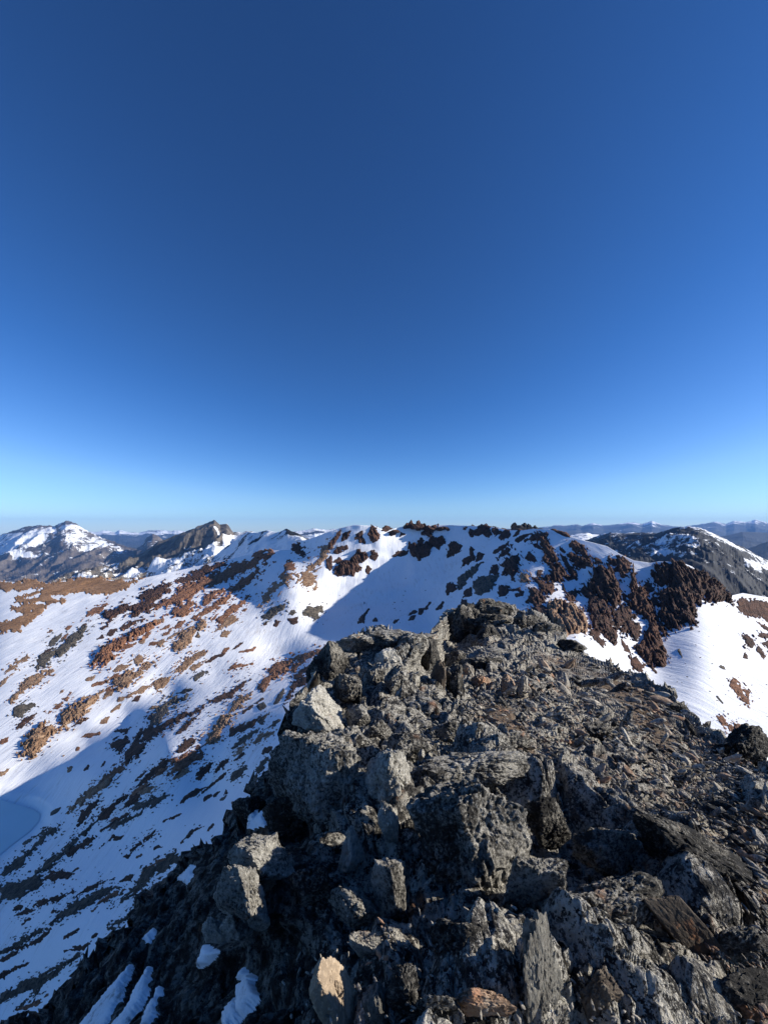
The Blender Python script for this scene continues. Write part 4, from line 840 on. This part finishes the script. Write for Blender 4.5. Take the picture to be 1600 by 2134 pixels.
def ridge_disp(P, N, flank, slope, gap):
    """broken rock: facets of several sizes in metres; slaty on the right slope, finer rubble on the left flank"""
    Pf = P.reshape(-1, 3)
    wp = Pf + .12 * np.stack([fbm(Pf * 1.7 + k_ * 31, 2, 300 + k_) for k_ in range(3)], -1)
    # slates stand on edge, running down to the right
    a = rad(-38); ca, sa = math.cos(a), math.sin(a)
    sl_ = np.stack([(wp[:, 0] * ca - wp[:, 1] * sa) * .6, (wp[:, 0] * sa + wp[:, 1] * ca) * 1.35, wp[:, 2] * 1.1], -1)
    q = wp * (1 - slope[:, None]) + sl_ * slope[:, None]
    dist = np.linalg.norm(Pf[:, :2], axis=1)
    h = 0
    for cell, amp, s_ in ((1.7, .30, 110), (.72, .17, 120), (.30, .075, 130), (.12, .022, 140), (.05, .008, 150)):
        b_, c_ = blocks(q / cell, s_, .24 if cell > .5 else .22)
        k_ = amp * (1 - .45 * flank) if cell > .5 else amp * (1 - .15 * flank)
        k_ = k_ * np.clip((dist + .4) / (cell * 2.2), .35, 1)
        if cell < .09: k_ = k_ * np.clip(1.5 - dist / 7, 0, 1)
        k_ = k_ * (1 - (.45 if cell > .5 else 0) * slope)
        k_ = k_ * np.clip(cell / (4.0 * gap + 1e-6) - .2, 0, 1)
        h = h + k_ * (b_ - .55 * (1 - c_))
    h = h + .02 * fbm(Pf * 9, 3, 160)
    return h

PATCHES = []
zk = lambda pts: [(x / 3.556, 1800 + y / 3.556) for x, y in pts]
zq = lambda pts: [(380 + x / 3.077, 1650 + y / 3.077) for x, y in pts]
zj = lambda pts: [(250 + x / 4, 1520 + y / 4) for x, y in pts]
PATCHES.append(('longest snow streak on the black left flank, reaching the bottom edge', zk([(560, 1230), (720, 1030), (850, 880), (960, 750), (940, 800), (890, 890), (880, 960), (760, 1230)])))
PATCHES.append(('second snow streak on the black left flank, right of the longest', zk([(800, 1230), (940, 1060), (1000, 920), (1095, 765), (1070, 880), (1060, 980), (970, 1110), (920, 1230)])))
PATCHES.append(('thin broken snow streak right of the two long ones', zk([(1040, 1200), (1090, 1060), (1170, 920), (1130, 1060), (1130, 1110), (1085, 1188)])))
PATCHES.append(('snow scrap below the small round pale boulder', zq([(85, 1110), (130, 1000), (185, 1040), (150, 1085)])))
PATCHES.append(('tiny snow scrap just above the pointed snow patch', zq([(335, 1195), (375, 1150), (385, 1165), (350, 1200)])))
PATCHES.append(('pointed snow patch low on the black flank, left of the tan slab', zq([(345, 1400), (345, 1250), (415, 1180), (430, 1200), (455, 1300), (380, 1410)])))
PATCHES.append(('ragged snow scrap below the pointed snow patch', zq([(250, 1430), (330, 1330), (345, 1420), (270, 1500)])))
PATCHES.append(('irregular snow patch in a notch at the outer edge of the left flank', zj([(1070, 780), (1120, 740), (1190, 680), (1190, 740), (1180, 760)])))
PATCHES.append(('small snow scrap beside the irregular notch patch', zj([(1065, 680), (1112, 668), (1095, 735), (1080, 720)])))
PATCHES.append(('small snow scrap in the cleft under the large dark mottled mass', zj([(1420, 580), (1450, 555), (1450, 590), (1430, 615)])))
PATCHES.append(('thin snow sliver under the overhang of the large mottled mass', zj([(1478, 540), (1505, 440), (1520, 480), (1490, 550)])))
PATCHES.append(('slim snow sliver high on the outer left flank', zk([(1060, 545), (1140, 470), (1130, 500), (1085, 548)])))
PATCHES.append(('snow wedge at the outer edge of the left flank near the dark ribs', zk([(1325, 100), (1370, 60), (1415, 15), (1412, 90), (1400, 140), (1340, 120)])))
def build_ridge():
    PX, PY = ridge_rows(); Y = ridge_tps(PX, PY); P = pos(PX, PY, Y); N = grid_normals(P)
    sh = PX.shape
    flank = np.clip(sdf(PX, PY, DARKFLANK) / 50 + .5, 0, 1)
    slope = np.clip(sdf(PX, PY, RIGHT_SLOPE) / 60 + .5, 0, 1)
    dirt = np.max([np.clip(sdf(PX, PY, d_) / 30 + .5, 0, 1) for d_ in DIRT], 0)
    h = ridge_disp(P, N, flank.ravel(), slope.ravel(), np.linalg.norm(np.gradient(P, axis=0), axis=-1).ravel()).reshape(sh)
    h = h * (1 - .6 * dirt)
    pm = np.max([np.clip(sdf(PX, PY, p_) / 14 + 1.35, 0, 1) for _, p_ in PATCHES], 0); h = h * (1 - .8 * pm) - .012 * pm
    V = P + N * h[..., None]
    top = V[0]; d = np.linalg.norm(top[:, :2], axis=1)
    rows = back_rows(top, [(.03 * d + .05, .05), (.10 * d + .2, .5), (.25 * d + .6, 1.6), (.6 * d + 2, 5), (d + 8, 16), (d + 24, 44), (d + 60, 105)])
    jit = np.random.default_rng(4)
    for k_, r_ in enumerate(rows[3:]): r_ += jit.normal(size=r_.shape) * np.minimum(.05, .012 * d)[:, None]
    Vall = np.concatenate([np.stack(rows), V], 0); nb = len(rows)
    pad = lambda a_: np.concatenate([np.repeat(a_[:1], nb, 0), a_], 0)
    r, c = Vall.shape[:2]
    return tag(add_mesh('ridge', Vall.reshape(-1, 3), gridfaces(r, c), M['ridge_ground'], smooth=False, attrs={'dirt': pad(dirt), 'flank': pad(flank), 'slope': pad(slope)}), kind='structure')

def ridge_ground_mat():
    b = NB('ridge_ground')
    big = b.noise(1.3, 4, .6); med = b.noise(10, 6, .72); fine = b.noise(48, 4, .7, off=3.1)
    vo = b.n('ShaderNodeTexVoronoi'); vo.inputs['Scale'].default_value = 9; b.l(b.map((.8, 1.6, 1.2), (0, 0, rad(-38))), vo.inputs['Vector'])
    sep = b.n('ShaderNodeSeparateColor'); b.l(vo.outputs['Color'], sep.inputs[0])
    c = b.ramp(med, [(.41, (.014, .013, .012)), (.50, (.11, .102, .09)), (.58, (.47, .44, .375))])
    # single stones differ in tone on the slope
    st = b.ramp(sep.outputs[0], [(0, (.05, .047, .044)), (.45, (.22, .20, .175)), (.75, (.36, .32, .27)), (.9, (.42, .31, .23)), (1, (.56, .48, .38))])
    c = b.mix(b.math('MULTIPLY', b.attr('slope'), .9), c, b.mix(.35, st, c))
    lf = b.math('ADD', b.math('MULTIPLY', fine, .55), b.math('ADD', b.math('MULTIPLY', med, .35), b.math('MULTIPLY', big, .35)))
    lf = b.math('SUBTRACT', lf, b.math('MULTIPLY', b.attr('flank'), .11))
    c = b.mix(b.ramp(lf, [(.62, 0.0), (.66, 1.0)]), c, b.ramp(b.noise(23, 3, .6, off=7.7), [(.3, (.30, .28, .225)), (.65, (.60, .57, .50))]))
    c = b.mix(b.ramp(b.noise(34, 3, .75, off=12.3), [(.39, 1.0), (.45, 0.0)]), c, (.010, .010, .010))
    rm = b.ramp(b.math('ADD', b.noise(2.1, 5, .65, off=21.0), b.math('MULTIPLY', fine, .25)), [(.735, 0.0), (.83, .8)])
    c = b.mix(rm, c, b.ramp(b.noise(30, 2, .5), [(.3, (.20, .085, .045)), (.7, (.38, .22, .13))]))
    c = b.mix(b.math('MULTIPLY', b.attr('flank'), .6), c, b.mix(1.0, c, (.22, .22, .22), 'MULTIPLY'))  # left flank darkened: partly its own dark rock, partly shade put into the colour
    d = b.math('ADD', b.attr('dirt'), b.math('MULTIPLY', b.math('SUBTRACT', b.noise(7, 5, .7, off=2), .5), 2.2))
    c = b.mix(b.ramp(d, [(.55, 0.0), (.85, .9)]), c, b.ramp(b.noise(26, 4, .7, off=5), [(.3, (.10, .065, .04)), (.7, (.27, .19, .125))]))
    return b.finish(c, .9, b.math('ADD', med, b.math('MULTIPLY', fine, .5)), 1.0, .09)
M['ridge_ground'] = ridge_ground_mat()
build_ridge()

def ridgeY(px, py):
    return ridge_tps(np.asarray(px, float), np.maximum(np.asarray(py, float), sil(px) + 3))

def img_axes(px, py):
    """right, up and towards-viewer axes for a thing seen at this point of the picture"""
    x, z = ray(px, py); d = Vector((float(x), 1.0, float(z))).normalized()
    r = d.cross(Vector((0, 0, 1))).normalized(); u = r.cross(d).normalized()
    return r, u, -d

def boulder(label, px, py, hw, hh, mat, seed, rot=0.0, depth=.9, push=0.0, planes=14, rough=.075, sub=6, Y=None, name='boulder', cat='boulder', group=None, cuts=None, sharp=34.0):
    """a block whose centre sits in the ridge surface; hw, hh half sizes in picture points, rot tilt in the picture (degrees, clockwise)"""
    Yc = float(ridgeY(px, py)) * (1 - push) if Y is None else Y
    C_ = pos(px, py, Yc); dist = float(np.linalg.norm(C_)); r_, u_, n_ = img_axes(px, py)
    x, z = ray(px, py)
    kx = F / ((float(x) ** 2 + 1 + float(z) ** 2) ** .5); mpp = Yc / F * 1.0
    # real half sizes (picture points stretch towards the edges of the frame)
    v = (CY - py) / F; u = (px - CX) / F
    dep = Yc / (cp - v * sp); m = dep / F; st = 1 / math.sqrt(1 + u * u + v * v)
    a, b_ = hw * m * 1.02, hh * m * 1.02
    V, Fc = rock_shape(seed, planes, sub, (a, b_, depth * (a * b_) ** .5), rough=rough, cuts=cuts, sharp=sharp)
    t = -rad(rot); c, s = math.cos(t), math.sin(t)
    Vx = V[:, 0] * c - V[:, 1] * s; Vy = V[:, 0] * s + V[:, 1] * c
    # picture-plane axes of the camera, so sizes hold away from the centre
    ax = np.array((1.0, 0, 0)); ay = np.array((0, -sp, cp)); az = np.array(n_)
    W = C_ + Vx[:, None] * ax + Vy[:, None] * ay + V[:, 2:3] * az
    o = add_mesh(name, W, Fc, M[mat], origin=C_, smooth=False)
    return tag(o, label, cat, group)

B = boulder
# the row of blocks on the left edge, from the far knob to the viewer
B('pale lichen-topped boulder at the left edge of the ridge, against the shaded snow', 662, 1492, 64, 56, 'lichen', 501, depth=1.1, cuts=[(.78, .42, .46, .45)])
B('large dark mottled rock mass under the pale-topped boulder on the left edge', 668, 1628, 92, 122, 'grey_r', 502, depth=.9, push=.04, planes=18)
B('egg-shaped small boulder just right of the pale-topped one', 741, 1497, 25, 31, 'grey_r', 503)
B('grey speckled boulder below the egg-shaped one, above the pale cleft rock', 785, 1533, 36, 27, 'grey_r', 504)
B('grey speckled block between the small boulders and the big split block', 846, 1566, 42, 31, 'grey_r', 505)
B('brightest pale lichen rock with a lit right face beside the deep black cleft', 812, 1636, 60, 86, 'lichen', 506, depth=1.0, planes=8, cuts=[(.85, .35, .4, .55), (-.8, 0, .6, .6), (0, 1, .1, .82)])
B('pale rock spike hanging below the brightest lichen rock into the black cleft', 812, 1712, 20, 48, 'lichen', 507)
B('largest grey block in the middle, its left face black with shade', 990, 1745, 112, 150, 'grey_r', 508, depth=.95, push=.03, planes=16)
B('wide flat-topped grey rock sitting on the shoulder of the largest block', 985, 1612, 98, 52, 'grey_r', 509, depth=1.0)
B('dark hollow-faced block right of the largest grey block', 1140, 1718, 50, 44, 'dark_r', 610, planes=7, depth=1.1)
B('blunt dark grey block above the layered rock right of the long crack', 1258, 1772, 68, 58, 'grey_r', 511)
B('layered rock with a white weathered top edge right of the long crack', 1285, 1900, 92, 74, 'grey_r', 512, planes=18)
B('smooth brown leaning slab in the shade at the lower right', 1452, 1965, 46, 132, 'slab_brown', 513, rot=-38, depth=.6, rough=.03, planes=4, cuts=[(.1, .1, .98, .5), (1, .1, 0, .74), (-1, 0, .1, .74), (.2, .98, 0, .86), (-.1, -1, 0, .86)])
B('long dark block above the smooth brown slab', 1448, 1806, 140, 56, 'dark_r', 514, planes=9, rot=30, depth=.9)
B('upright grey block left of the long crack, under the hollow-faced block', 1112, 1852, 70, 92, 'grey_r', 515)
B('broad dark boulder below the largest block, above the rust patch', 985, 1972, 98, 82, 'dark_r', 516, depth=.8)
B('pale grey fluted rock like weathered wood at the bottom, left of the long crack', 1136, 2075, 60, 150, 'fluted', 617, depth=.7, rough=.085, planes=13, cuts=[(.74, .25, .60, .45)])
B('flat tan slab standing on edge at the bottom of the picture', 700, 2070, 52, 92, 'slab_tan', 518, depth=1.0, push=.05, rough=.045, planes=9, cuts=[(.72, .52, .46, .16)])
B('grey banded pillar right of the flat tan slab', 786, 2108, 30, 62, 'fluted', 519, push=-.04, rough=.04)
B('short grey pillar between the banded pillar and the broad dark boulder', 846, 2070, 36, 72, 'grey_r', 520)
B('knobbly lichen rock above the flat tan slab', 738, 1890, 44, 44, 'grey_r', 521)
B('small cream-flecked rock leaning on the top of the flat tan slab', 758, 1970, 34, 30, 'lichen', 530)
B('upright block with a lit right edge in the middle of the dark hollow', 815, 1850, 40, 66, 'grey_r', 522, planes=6, cuts=[(.8, .3, .5, .5), (-.7, 0, .7, .5), (0, 1, .2, .75)])
B('pale narrow rock in the dark hollow below the black cleft', 736, 1776, 30, 46, 'lichen', 523, cuts=[(.78, .35, .5, .4)])
B('warm pale sunlit crag on the black left flank, upper part', 556, 1797, 62, 54, 'lichen', 524, push=.09, depth=1.1, cuts=[(.72, .40, .56, .42)])
B('warm pale sunlit crag on the black left flank, lower part', 512, 1866, 60, 76, 'lichen', 525, push=.10, depth=1.1, cuts=[(.76, .35, .54, .38)])
B('pale sunlit foot of the crag on the black left flank', 494, 1930, 36, 36, 'lichen', 526, push=.09, depth=1.1, cuts=[(.76, .35, .54, .4)])
B('small round pale boulder above a snow scrap on the black left flank', 447, 1944, 25, 27, 'lichen', 527, push=.04)
B('black pointed boulder on the right skyline of the ridge', 1556, 1558, 38, 38, 'dark_r', 628, depth=1.0, planes=7)
B('dark rock hump left of the black pointed boulder on the right skyline', 1516, 1566, 30, 20, 'dark_r', 529)
# far knoll
for lab, px, py, hw, hh, sd_ in (
    ('smooth dark shaded face at the left end of the far knoll', 945, 1325, 36, 56, 531), ('dark block in the middle of the shaded face of the far knoll', 985, 1310, 34, 46, 532), ('flat dark block on the top of the far knoll', 1012, 1272, 34, 20, 533),
    ('rounded dark block on the highest point of the far knoll', 1046, 1272, 30, 20, 534), ('grey block with a lit right face in the front of the far knoll', 1018, 1328, 24, 26, 535), ('leaning dark slab across the middle of the far knoll', 1020, 1296, 36, 20, 536),
    ('pale upright wedge on the right half of the far knoll', 1082, 1302, 15, 24, 537), ('dark block at the right end of the far knoll top', 1108, 1300, 26, 24, 538), ('lower dark block on the right descent of the far knoll', 1140, 1318, 28, 22, 539),
    ('wide dark slab with a lit rim at the foot of the far knoll', 1012, 1385, 44, 20, 540), ('small grey block at the foot of the far knoll, next to the nearer hump', 945, 1378, 28, 20, 541), ('dark block behind the flat slab on the far knoll', 975, 1275, 28, 16, 542),
    ('dark angular block on the right skyline below the far knoll', 1190, 1350, 28, 18, 543)):
    B(lab, px, py, hw, hh, 'dark_r', sd_, sub=5, rough=.085)
# nearer hump
for lab, px, py, hw, hh, mt, sd_ in (
    ('craggy dark left shoulder of the nearer hump', 690, 1395, 44, 56, 'dark_r', 551), ('dark ribbed block low on the nearer hump beside the pale-topped boulder', 725, 1440, 40, 48, 'dark_r', 552), ('pale-faced block high in the middle of the nearer hump', 810, 1385, 28, 26, 'lichen', 553),
    ('dark upright block in the centre of the nearer hump', 785, 1420, 30, 48, 'grey_r', 554), ('grey block under the pale-faced block of the nearer hump', 825, 1430, 28, 36, 'grey_r', 555), ('flat rubble cap on the left top of the nearer hump', 745, 1345, 40, 18, 'grey_r', 556),
    ('flat rubble cap on the middle top of the nearer hump', 815, 1332, 46, 16, 'grey_r', 557), ('square block on the right top of the nearer hump', 868, 1335, 24, 20, 'grey_r', 558), ('dark gully block right of the nearer hump', 895, 1375, 26, 36, 'dark_r', 559),
    ('tall grey column at the right foot of the nearer hump', 916, 1435, 16, 46, 'slab_brown', 560), ('taller dark smooth column next to the grey one', 948, 1440, 20, 52, 'dark_r', 561), ('small pale wedge right of the two columns', 976, 1405, 10, 22, 'scree', 562),
    ('rusty tan block among rubble right of the two columns', 1004, 1425, 22, 20, 'scree_tan', 563), ('rusty tan upright flake near the middle of the ridge', 1058, 1435, 14, 26, 'scree_tan', 564), ('dark wedge-shaped stone below the two columns', 912, 1478, 28, 15, 'dark_r', 565),
    ('pale pointed flake near the middle of the ridge', 1090, 1437, 14, 34, 'scree', 566), ('dark rounded stone above the largest grey block', 1000, 1520, 26, 22, 'dark_r', 567), ('grey stone left of the dark rounded stone', 935, 1525, 34, 24, 'grey_r', 568),
    ('low grey outcrop right of the dark rounded stone', 1065, 1555, 42, 28, 'grey_r', 569), ('round pale stone by the black cleft', 877, 1576, 9, 12, 'lichen', 570), ('dark squat block on the right slope with a lit edge', 1250, 1522, 30, 22, 'dark_r', 571),
    ('dark block at the right skyline in the middle of the slope', 1415, 1478, 22, 18, 'dark_r', 572), ('grey ledge under the small boulders on the left', 700, 1560, 34, 26, 'grey_r', 573), ('rounded grey block at the lower right beside the smooth slab', 1560, 1975, 52, 50, 'grey_r', 574),
    ('dark block in the bottom right corner', 1570, 2085, 64, 56, 'dark_r', 575), ('brown-stained block at the bottom, right of the long crack', 1252, 2080, 46, 62, 'slab_brown', 576), ('grey lichen block at the bottom between the stained block and the smooth slab', 1350, 2070, 58, 56, 'grey_r', 577),
    ('grey block with a cream edge below the layered rock', 1345, 1998, 44, 34, 'grey_r', 578), ('small pale stone wedged in the long crack, upper', 1182, 2010, 11, 28, 'lichen', 579), ('small pale stone wedged in the long crack, lower', 1182, 2078, 10, 26, 'lichen', 580),
    ('rust-stained flat rock at the bottom beside the fluted rock', 1010, 2095, 56, 36, 'scree_tan', 581), ('dark chunk at the bottom edge under the banded pillar', 905, 2105, 40, 36, 'grey_r', 582), ('dark block deep in the shaded hollow left of the upright block', 660, 1850, 46, 60, 'dark_r', 583),
    ('dark ledge on the left flank above the sunlit crag', 600, 1700, 60, 52, 'dark_r', 584), ('dark knob on the outer edge of the left flank by two scraps of snow', 520, 1690, 30, 30, 'dark_r', 585)):
    B(lab, px, py, hw, hh, mt, sd_, sub=5, rough=.085)

# scree on the right slope
rs = random.Random(77)
def flake_shape(seed):
    r = np.random.default_rng(seed)
    V, Fc = rock_shape(seed, 9, 2, (1, .42, .30), rough=.0, sharp=40)
    V = V + r.normal(size=V.shape) * .02
    return V, Fc
fl = [flake_shape(3000 + i) for i in range(12)]
fl_ob = []
def flake_frame(px, py):
    Y = float(ridgeY(px, py)); C_ = pos(px, py, Y); e = 4
    Px = pos(px + e, py, float(ridgeY(px + e, py))) - C_; Py = pos(px, py + e, float(ridgeY(px, py + e))) - C_
    n = np.cross(Py, Px); n /= np.linalg.norm(n)
    if n @ C_ > 0: n = -n
    d = .75 * Px / np.linalg.norm(Px) + .8 * Py / np.linalg.norm(Py); d -= n * (d @ n); d /= np.linalg.norm(d)
    return C_, d, np.cross(n, d), n, Y
def flake_matrix(px, py, size, r):
    C_, d, t, n, Y = flake_frame(px, py)
    a = r.gauss(0, .45); d2 = d * math.cos(a) + t * math.sin(a); t2 = np.cross(n, d2)
    b_ = r.gauss(.35, .35); d3 = d2 * math.cos(b_) + n * math.sin(b_) * r.choice((-1, 1)); n2 = np.cross(d3, t2); n2 /= np.linalg.norm(n2)
    g = r.gauss(.5, .5); t3 = t2 * math.cos(g) + n2 * math.sin(g); n3 = np.cross(d3, t3)
    s = size * Y / F
    return np.stack([d3 * s * r.uniform(.8, 1.4), t3 * s * r.uniform(.7, 1.3), n3 * s * r.uniform(.7, 1.4)], 1), C_ + n * (s * .22 + .02)
mats_sc = ['scree', 'scree', 'grey_r', 'dark_r', 'scree', 'scree_tan']
protos_sc = [add_mesh('stone', *fl[i], M[mats_sc[i % 6]], smooth=False) for i in range(12)]
LS = {'scree': 'angular grey stone lying in the loose scree of the right slope', 'grey_r': 'lichen-flecked grey stone lying in the loose scree of the right slope', 'dark_r': 'dark angular stone lying in the loose scree of the right slope', 'scree_tan': 'tan or rusty stone lying in the loose scree of the right slope'}
seen = set()
for x, y in zone_pts(RIGHT_SLOPE, 290, rs):
    if y < sil(x) + 14 or y > 2125: continue
    j = rs.randrange(12)
    o = protos_sc[j] if j not in seen else protos_sc[j].copy()
    if j in seen: COL.objects.link(o)
    seen.add(j)
    A_, c_ = flake_matrix(x, y, rs.choice([9, 10, 12, 14, 18]) * rs.uniform(.8, 1.15), rs)
    m4 = Matrix(((*A_[0], c_[0]), (*A_[1], c_[1]), (*A_[2], c_[2]), (0, 0, 0, 1)))
    o.matrix_world = m4
    mt = mats_sc[j % 6]
    tag(o, LS[mt], 'stone', {'scree': 'grey scree stones', 'grey_r': 'lichen-flecked scree stones', 'dark_r': 'dark scree stones', 'scree_tan': 'tan scree stones'}[mt])

def scree_mass(zone, n, seed, mat, smin, smax):
    r = random.Random(seed); VV, FF, vo = [], [], 0
    lows = [rock_shape(4000 + i, 7, 1, (1, .42, .30), rough=0, sharp=40) for i in range(10)]
    for x, y in zone_pts(zone, n, r):
        if y < sil(x) + 5: continue
        A_, c_ = flake_matrix(x, y, r.uniform(smin, smax), r)
        V, Fc = lows[r.randrange(10)]
        VV.append(V @ A_.T + c_); FF.append(Fc + vo); vo += len(V)
    return tag(add_mesh('scree', np.concatenate(VV), np.concatenate(FF), M[mat], smooth=False), kind='stuff')
scree_mass(RIGHT_SLOPE, 1900, 5, 'scree', 2.5, 6)
scree_mass(RIGHT_SLOPE, 1000, 6, 'dark_r', 3, 8)
scree_mass(RIGHT_SLOPE, 520, 7, 'scree_tan', 2.5, 6)
scree_mass([(600, 1980), (900, 1900), (1180, 1900), (1600, 1860), (1640, 2150), (560, 2150)], 420, 8, 'scree', 3, 9)
scree_mass([(860, 1480), (960, 1400), (1010, 1430), (960, 1600), (840, 1560), (760, 1490), (820, 1460)], 420, 9, 'grey_r', 2.5, 6)

# scraps of snow lying on the shaded flank
def snow_patch(label, pts, lift=.012):
    p = np.array(pts); x0, y0 = p.min(0) - 6; x1, y1 = p.max(0) + 6; st = 2.0
    PX, PY = np.meshgrid(np.arange(x0, x1 + st, st), np.arange(y0, y1 + st, st))
    q = np.stack([PX, PY, 0 * PX + x0], -1)
    d = sdf(PX, PY, pts) + 2.2 * vnoise(q / 12, 61) + 2.0 * vnoise(q / 4.5, 62)
    Y = ridge_tps(PX, PY); P = pos(PX, PY, Y); N = grid_normals(P)
    h = np.where(d > 0, lift * 1.1 * (1 - np.exp(-d / 4)), d * .005) + .004 + .004 * vnoise(P * 7, 63)
    V = (P + N * h[..., None]).reshape(-1, 3)
    f = gridfaces(*PX.shape); f = f[d.reshape(-1)[f].max(1) > -6]
    u, inv = np.unique(f, return_inverse=True)
    return tag(add_mesh('snow_patch', V[u], inv.reshape(f.shape), M['old_snow'], origin=V[u].mean(0)), label, 'snow patch')
for a_ in PATCHES: snow_patch(*a_)


# ------------------------------------------------------------------ camera, sun, sky, haze
cam = bpy.data.cameras.new('camera'); co = bpy.data.objects.new('camera', cam); COL.objects.link(co)
cam.sensor_fit = 'HORIZONTAL'; cam.sensor_width = 36.0; cam.lens = 18.0
cam.clip_start = .05; cam.clip_end = 90000.0
co.location = (0, 0, 0); co.rotation_euler = (rad(90) + PITCH, 0, 0)
scene.camera = co

sd = Vector((math.sin(rad(SUN_AZ)) * math.cos(rad(SUN_EL)), math.cos(rad(SUN_AZ)) * math.cos(rad(SUN_EL)), math.sin(rad(SUN_EL))))
sl = bpy.data.lights.new('sun', 'SUN'); so = bpy.data.objects.new('sun', sl); COL.objects.link(so)
sl.energy = 4.9; sl.angle = rad(.5); sl.color = (1.0, .93, .82)
so.rotation_euler = sd.to_track_quat('Z', 'Y').to_euler()
so.location = (300, -100, 300)

w = bpy.data.worlds.new('World'); scene.world = w; w.use_nodes = True
nt = w.node_tree; bg = nt.nodes['Background']
sky = nt.nodes.new('ShaderNodeTexSky'); sky.sky_type = 'NISHITA'; sky.sun_disc = False
sky.sun_elevation = rad(SUN_EL); sky.sun_rotation = rad(SUN_AZ)
sky.altitude = 2000; sky.air_density = 1.0; sky.dust_density = .7; sky.ozone_density = 3.0
tint = nt.nodes.new('ShaderNodeMix'); tint.data_type = 'RGBA'; tint.blend_type = 'MULTIPLY'
tint.inputs[0].default_value = 1.0; bw = nt.nodes.new('ShaderNodeRGBToBW'); mr = nt.nodes.new('ShaderNodeMapRange'); tm = nt.nodes.new('ShaderNodeMix'); tm.data_type = 'RGBA'
mr.inputs['From Min'].default_value = 2.2; mr.inputs['From Max'].default_value = 6.5
tm.inputs[6].default_value = (.37, .71, 1.0, 1); tm.inputs[7].default_value = (.80, .90, 1.0, 1)   # deep mountain blue overhead, paler low down
nt.links.new(mr.outputs[0], tm.inputs[0]); nt.links.new(tm.outputs[2], tint.inputs[7])
gam = nt.nodes.new('ShaderNodeGamma'); gam.inputs['Gamma'].default_value = 1.25
nt.links.new(sky.outputs[0], gam.inputs['Color']); nt.links.new(gam.outputs[0], tint.inputs[6])
nt.links.new(gam.outputs[0], bw.inputs[0]); nt.links.new(bw.outputs[0], mr.inputs['Value'])
nt.links.new(tint.outputs[2], bg.inputs['Color']); bg.inputs['Strength'].default_value = .063

scene.view_settings.view_transform = 'Standard'; scene.view_settings.look = 'None'
scene.view_settings.gamma = 1; scene.view_settings.exposure = 0.75
scene.render.engine = 'CYCLES'
scene.cycles.max_bounces = 5; scene.cycles.diffuse_bounces = 3; scene.cycles.glossy_bounces = 2; scene.cycles.volume_bounces = 0
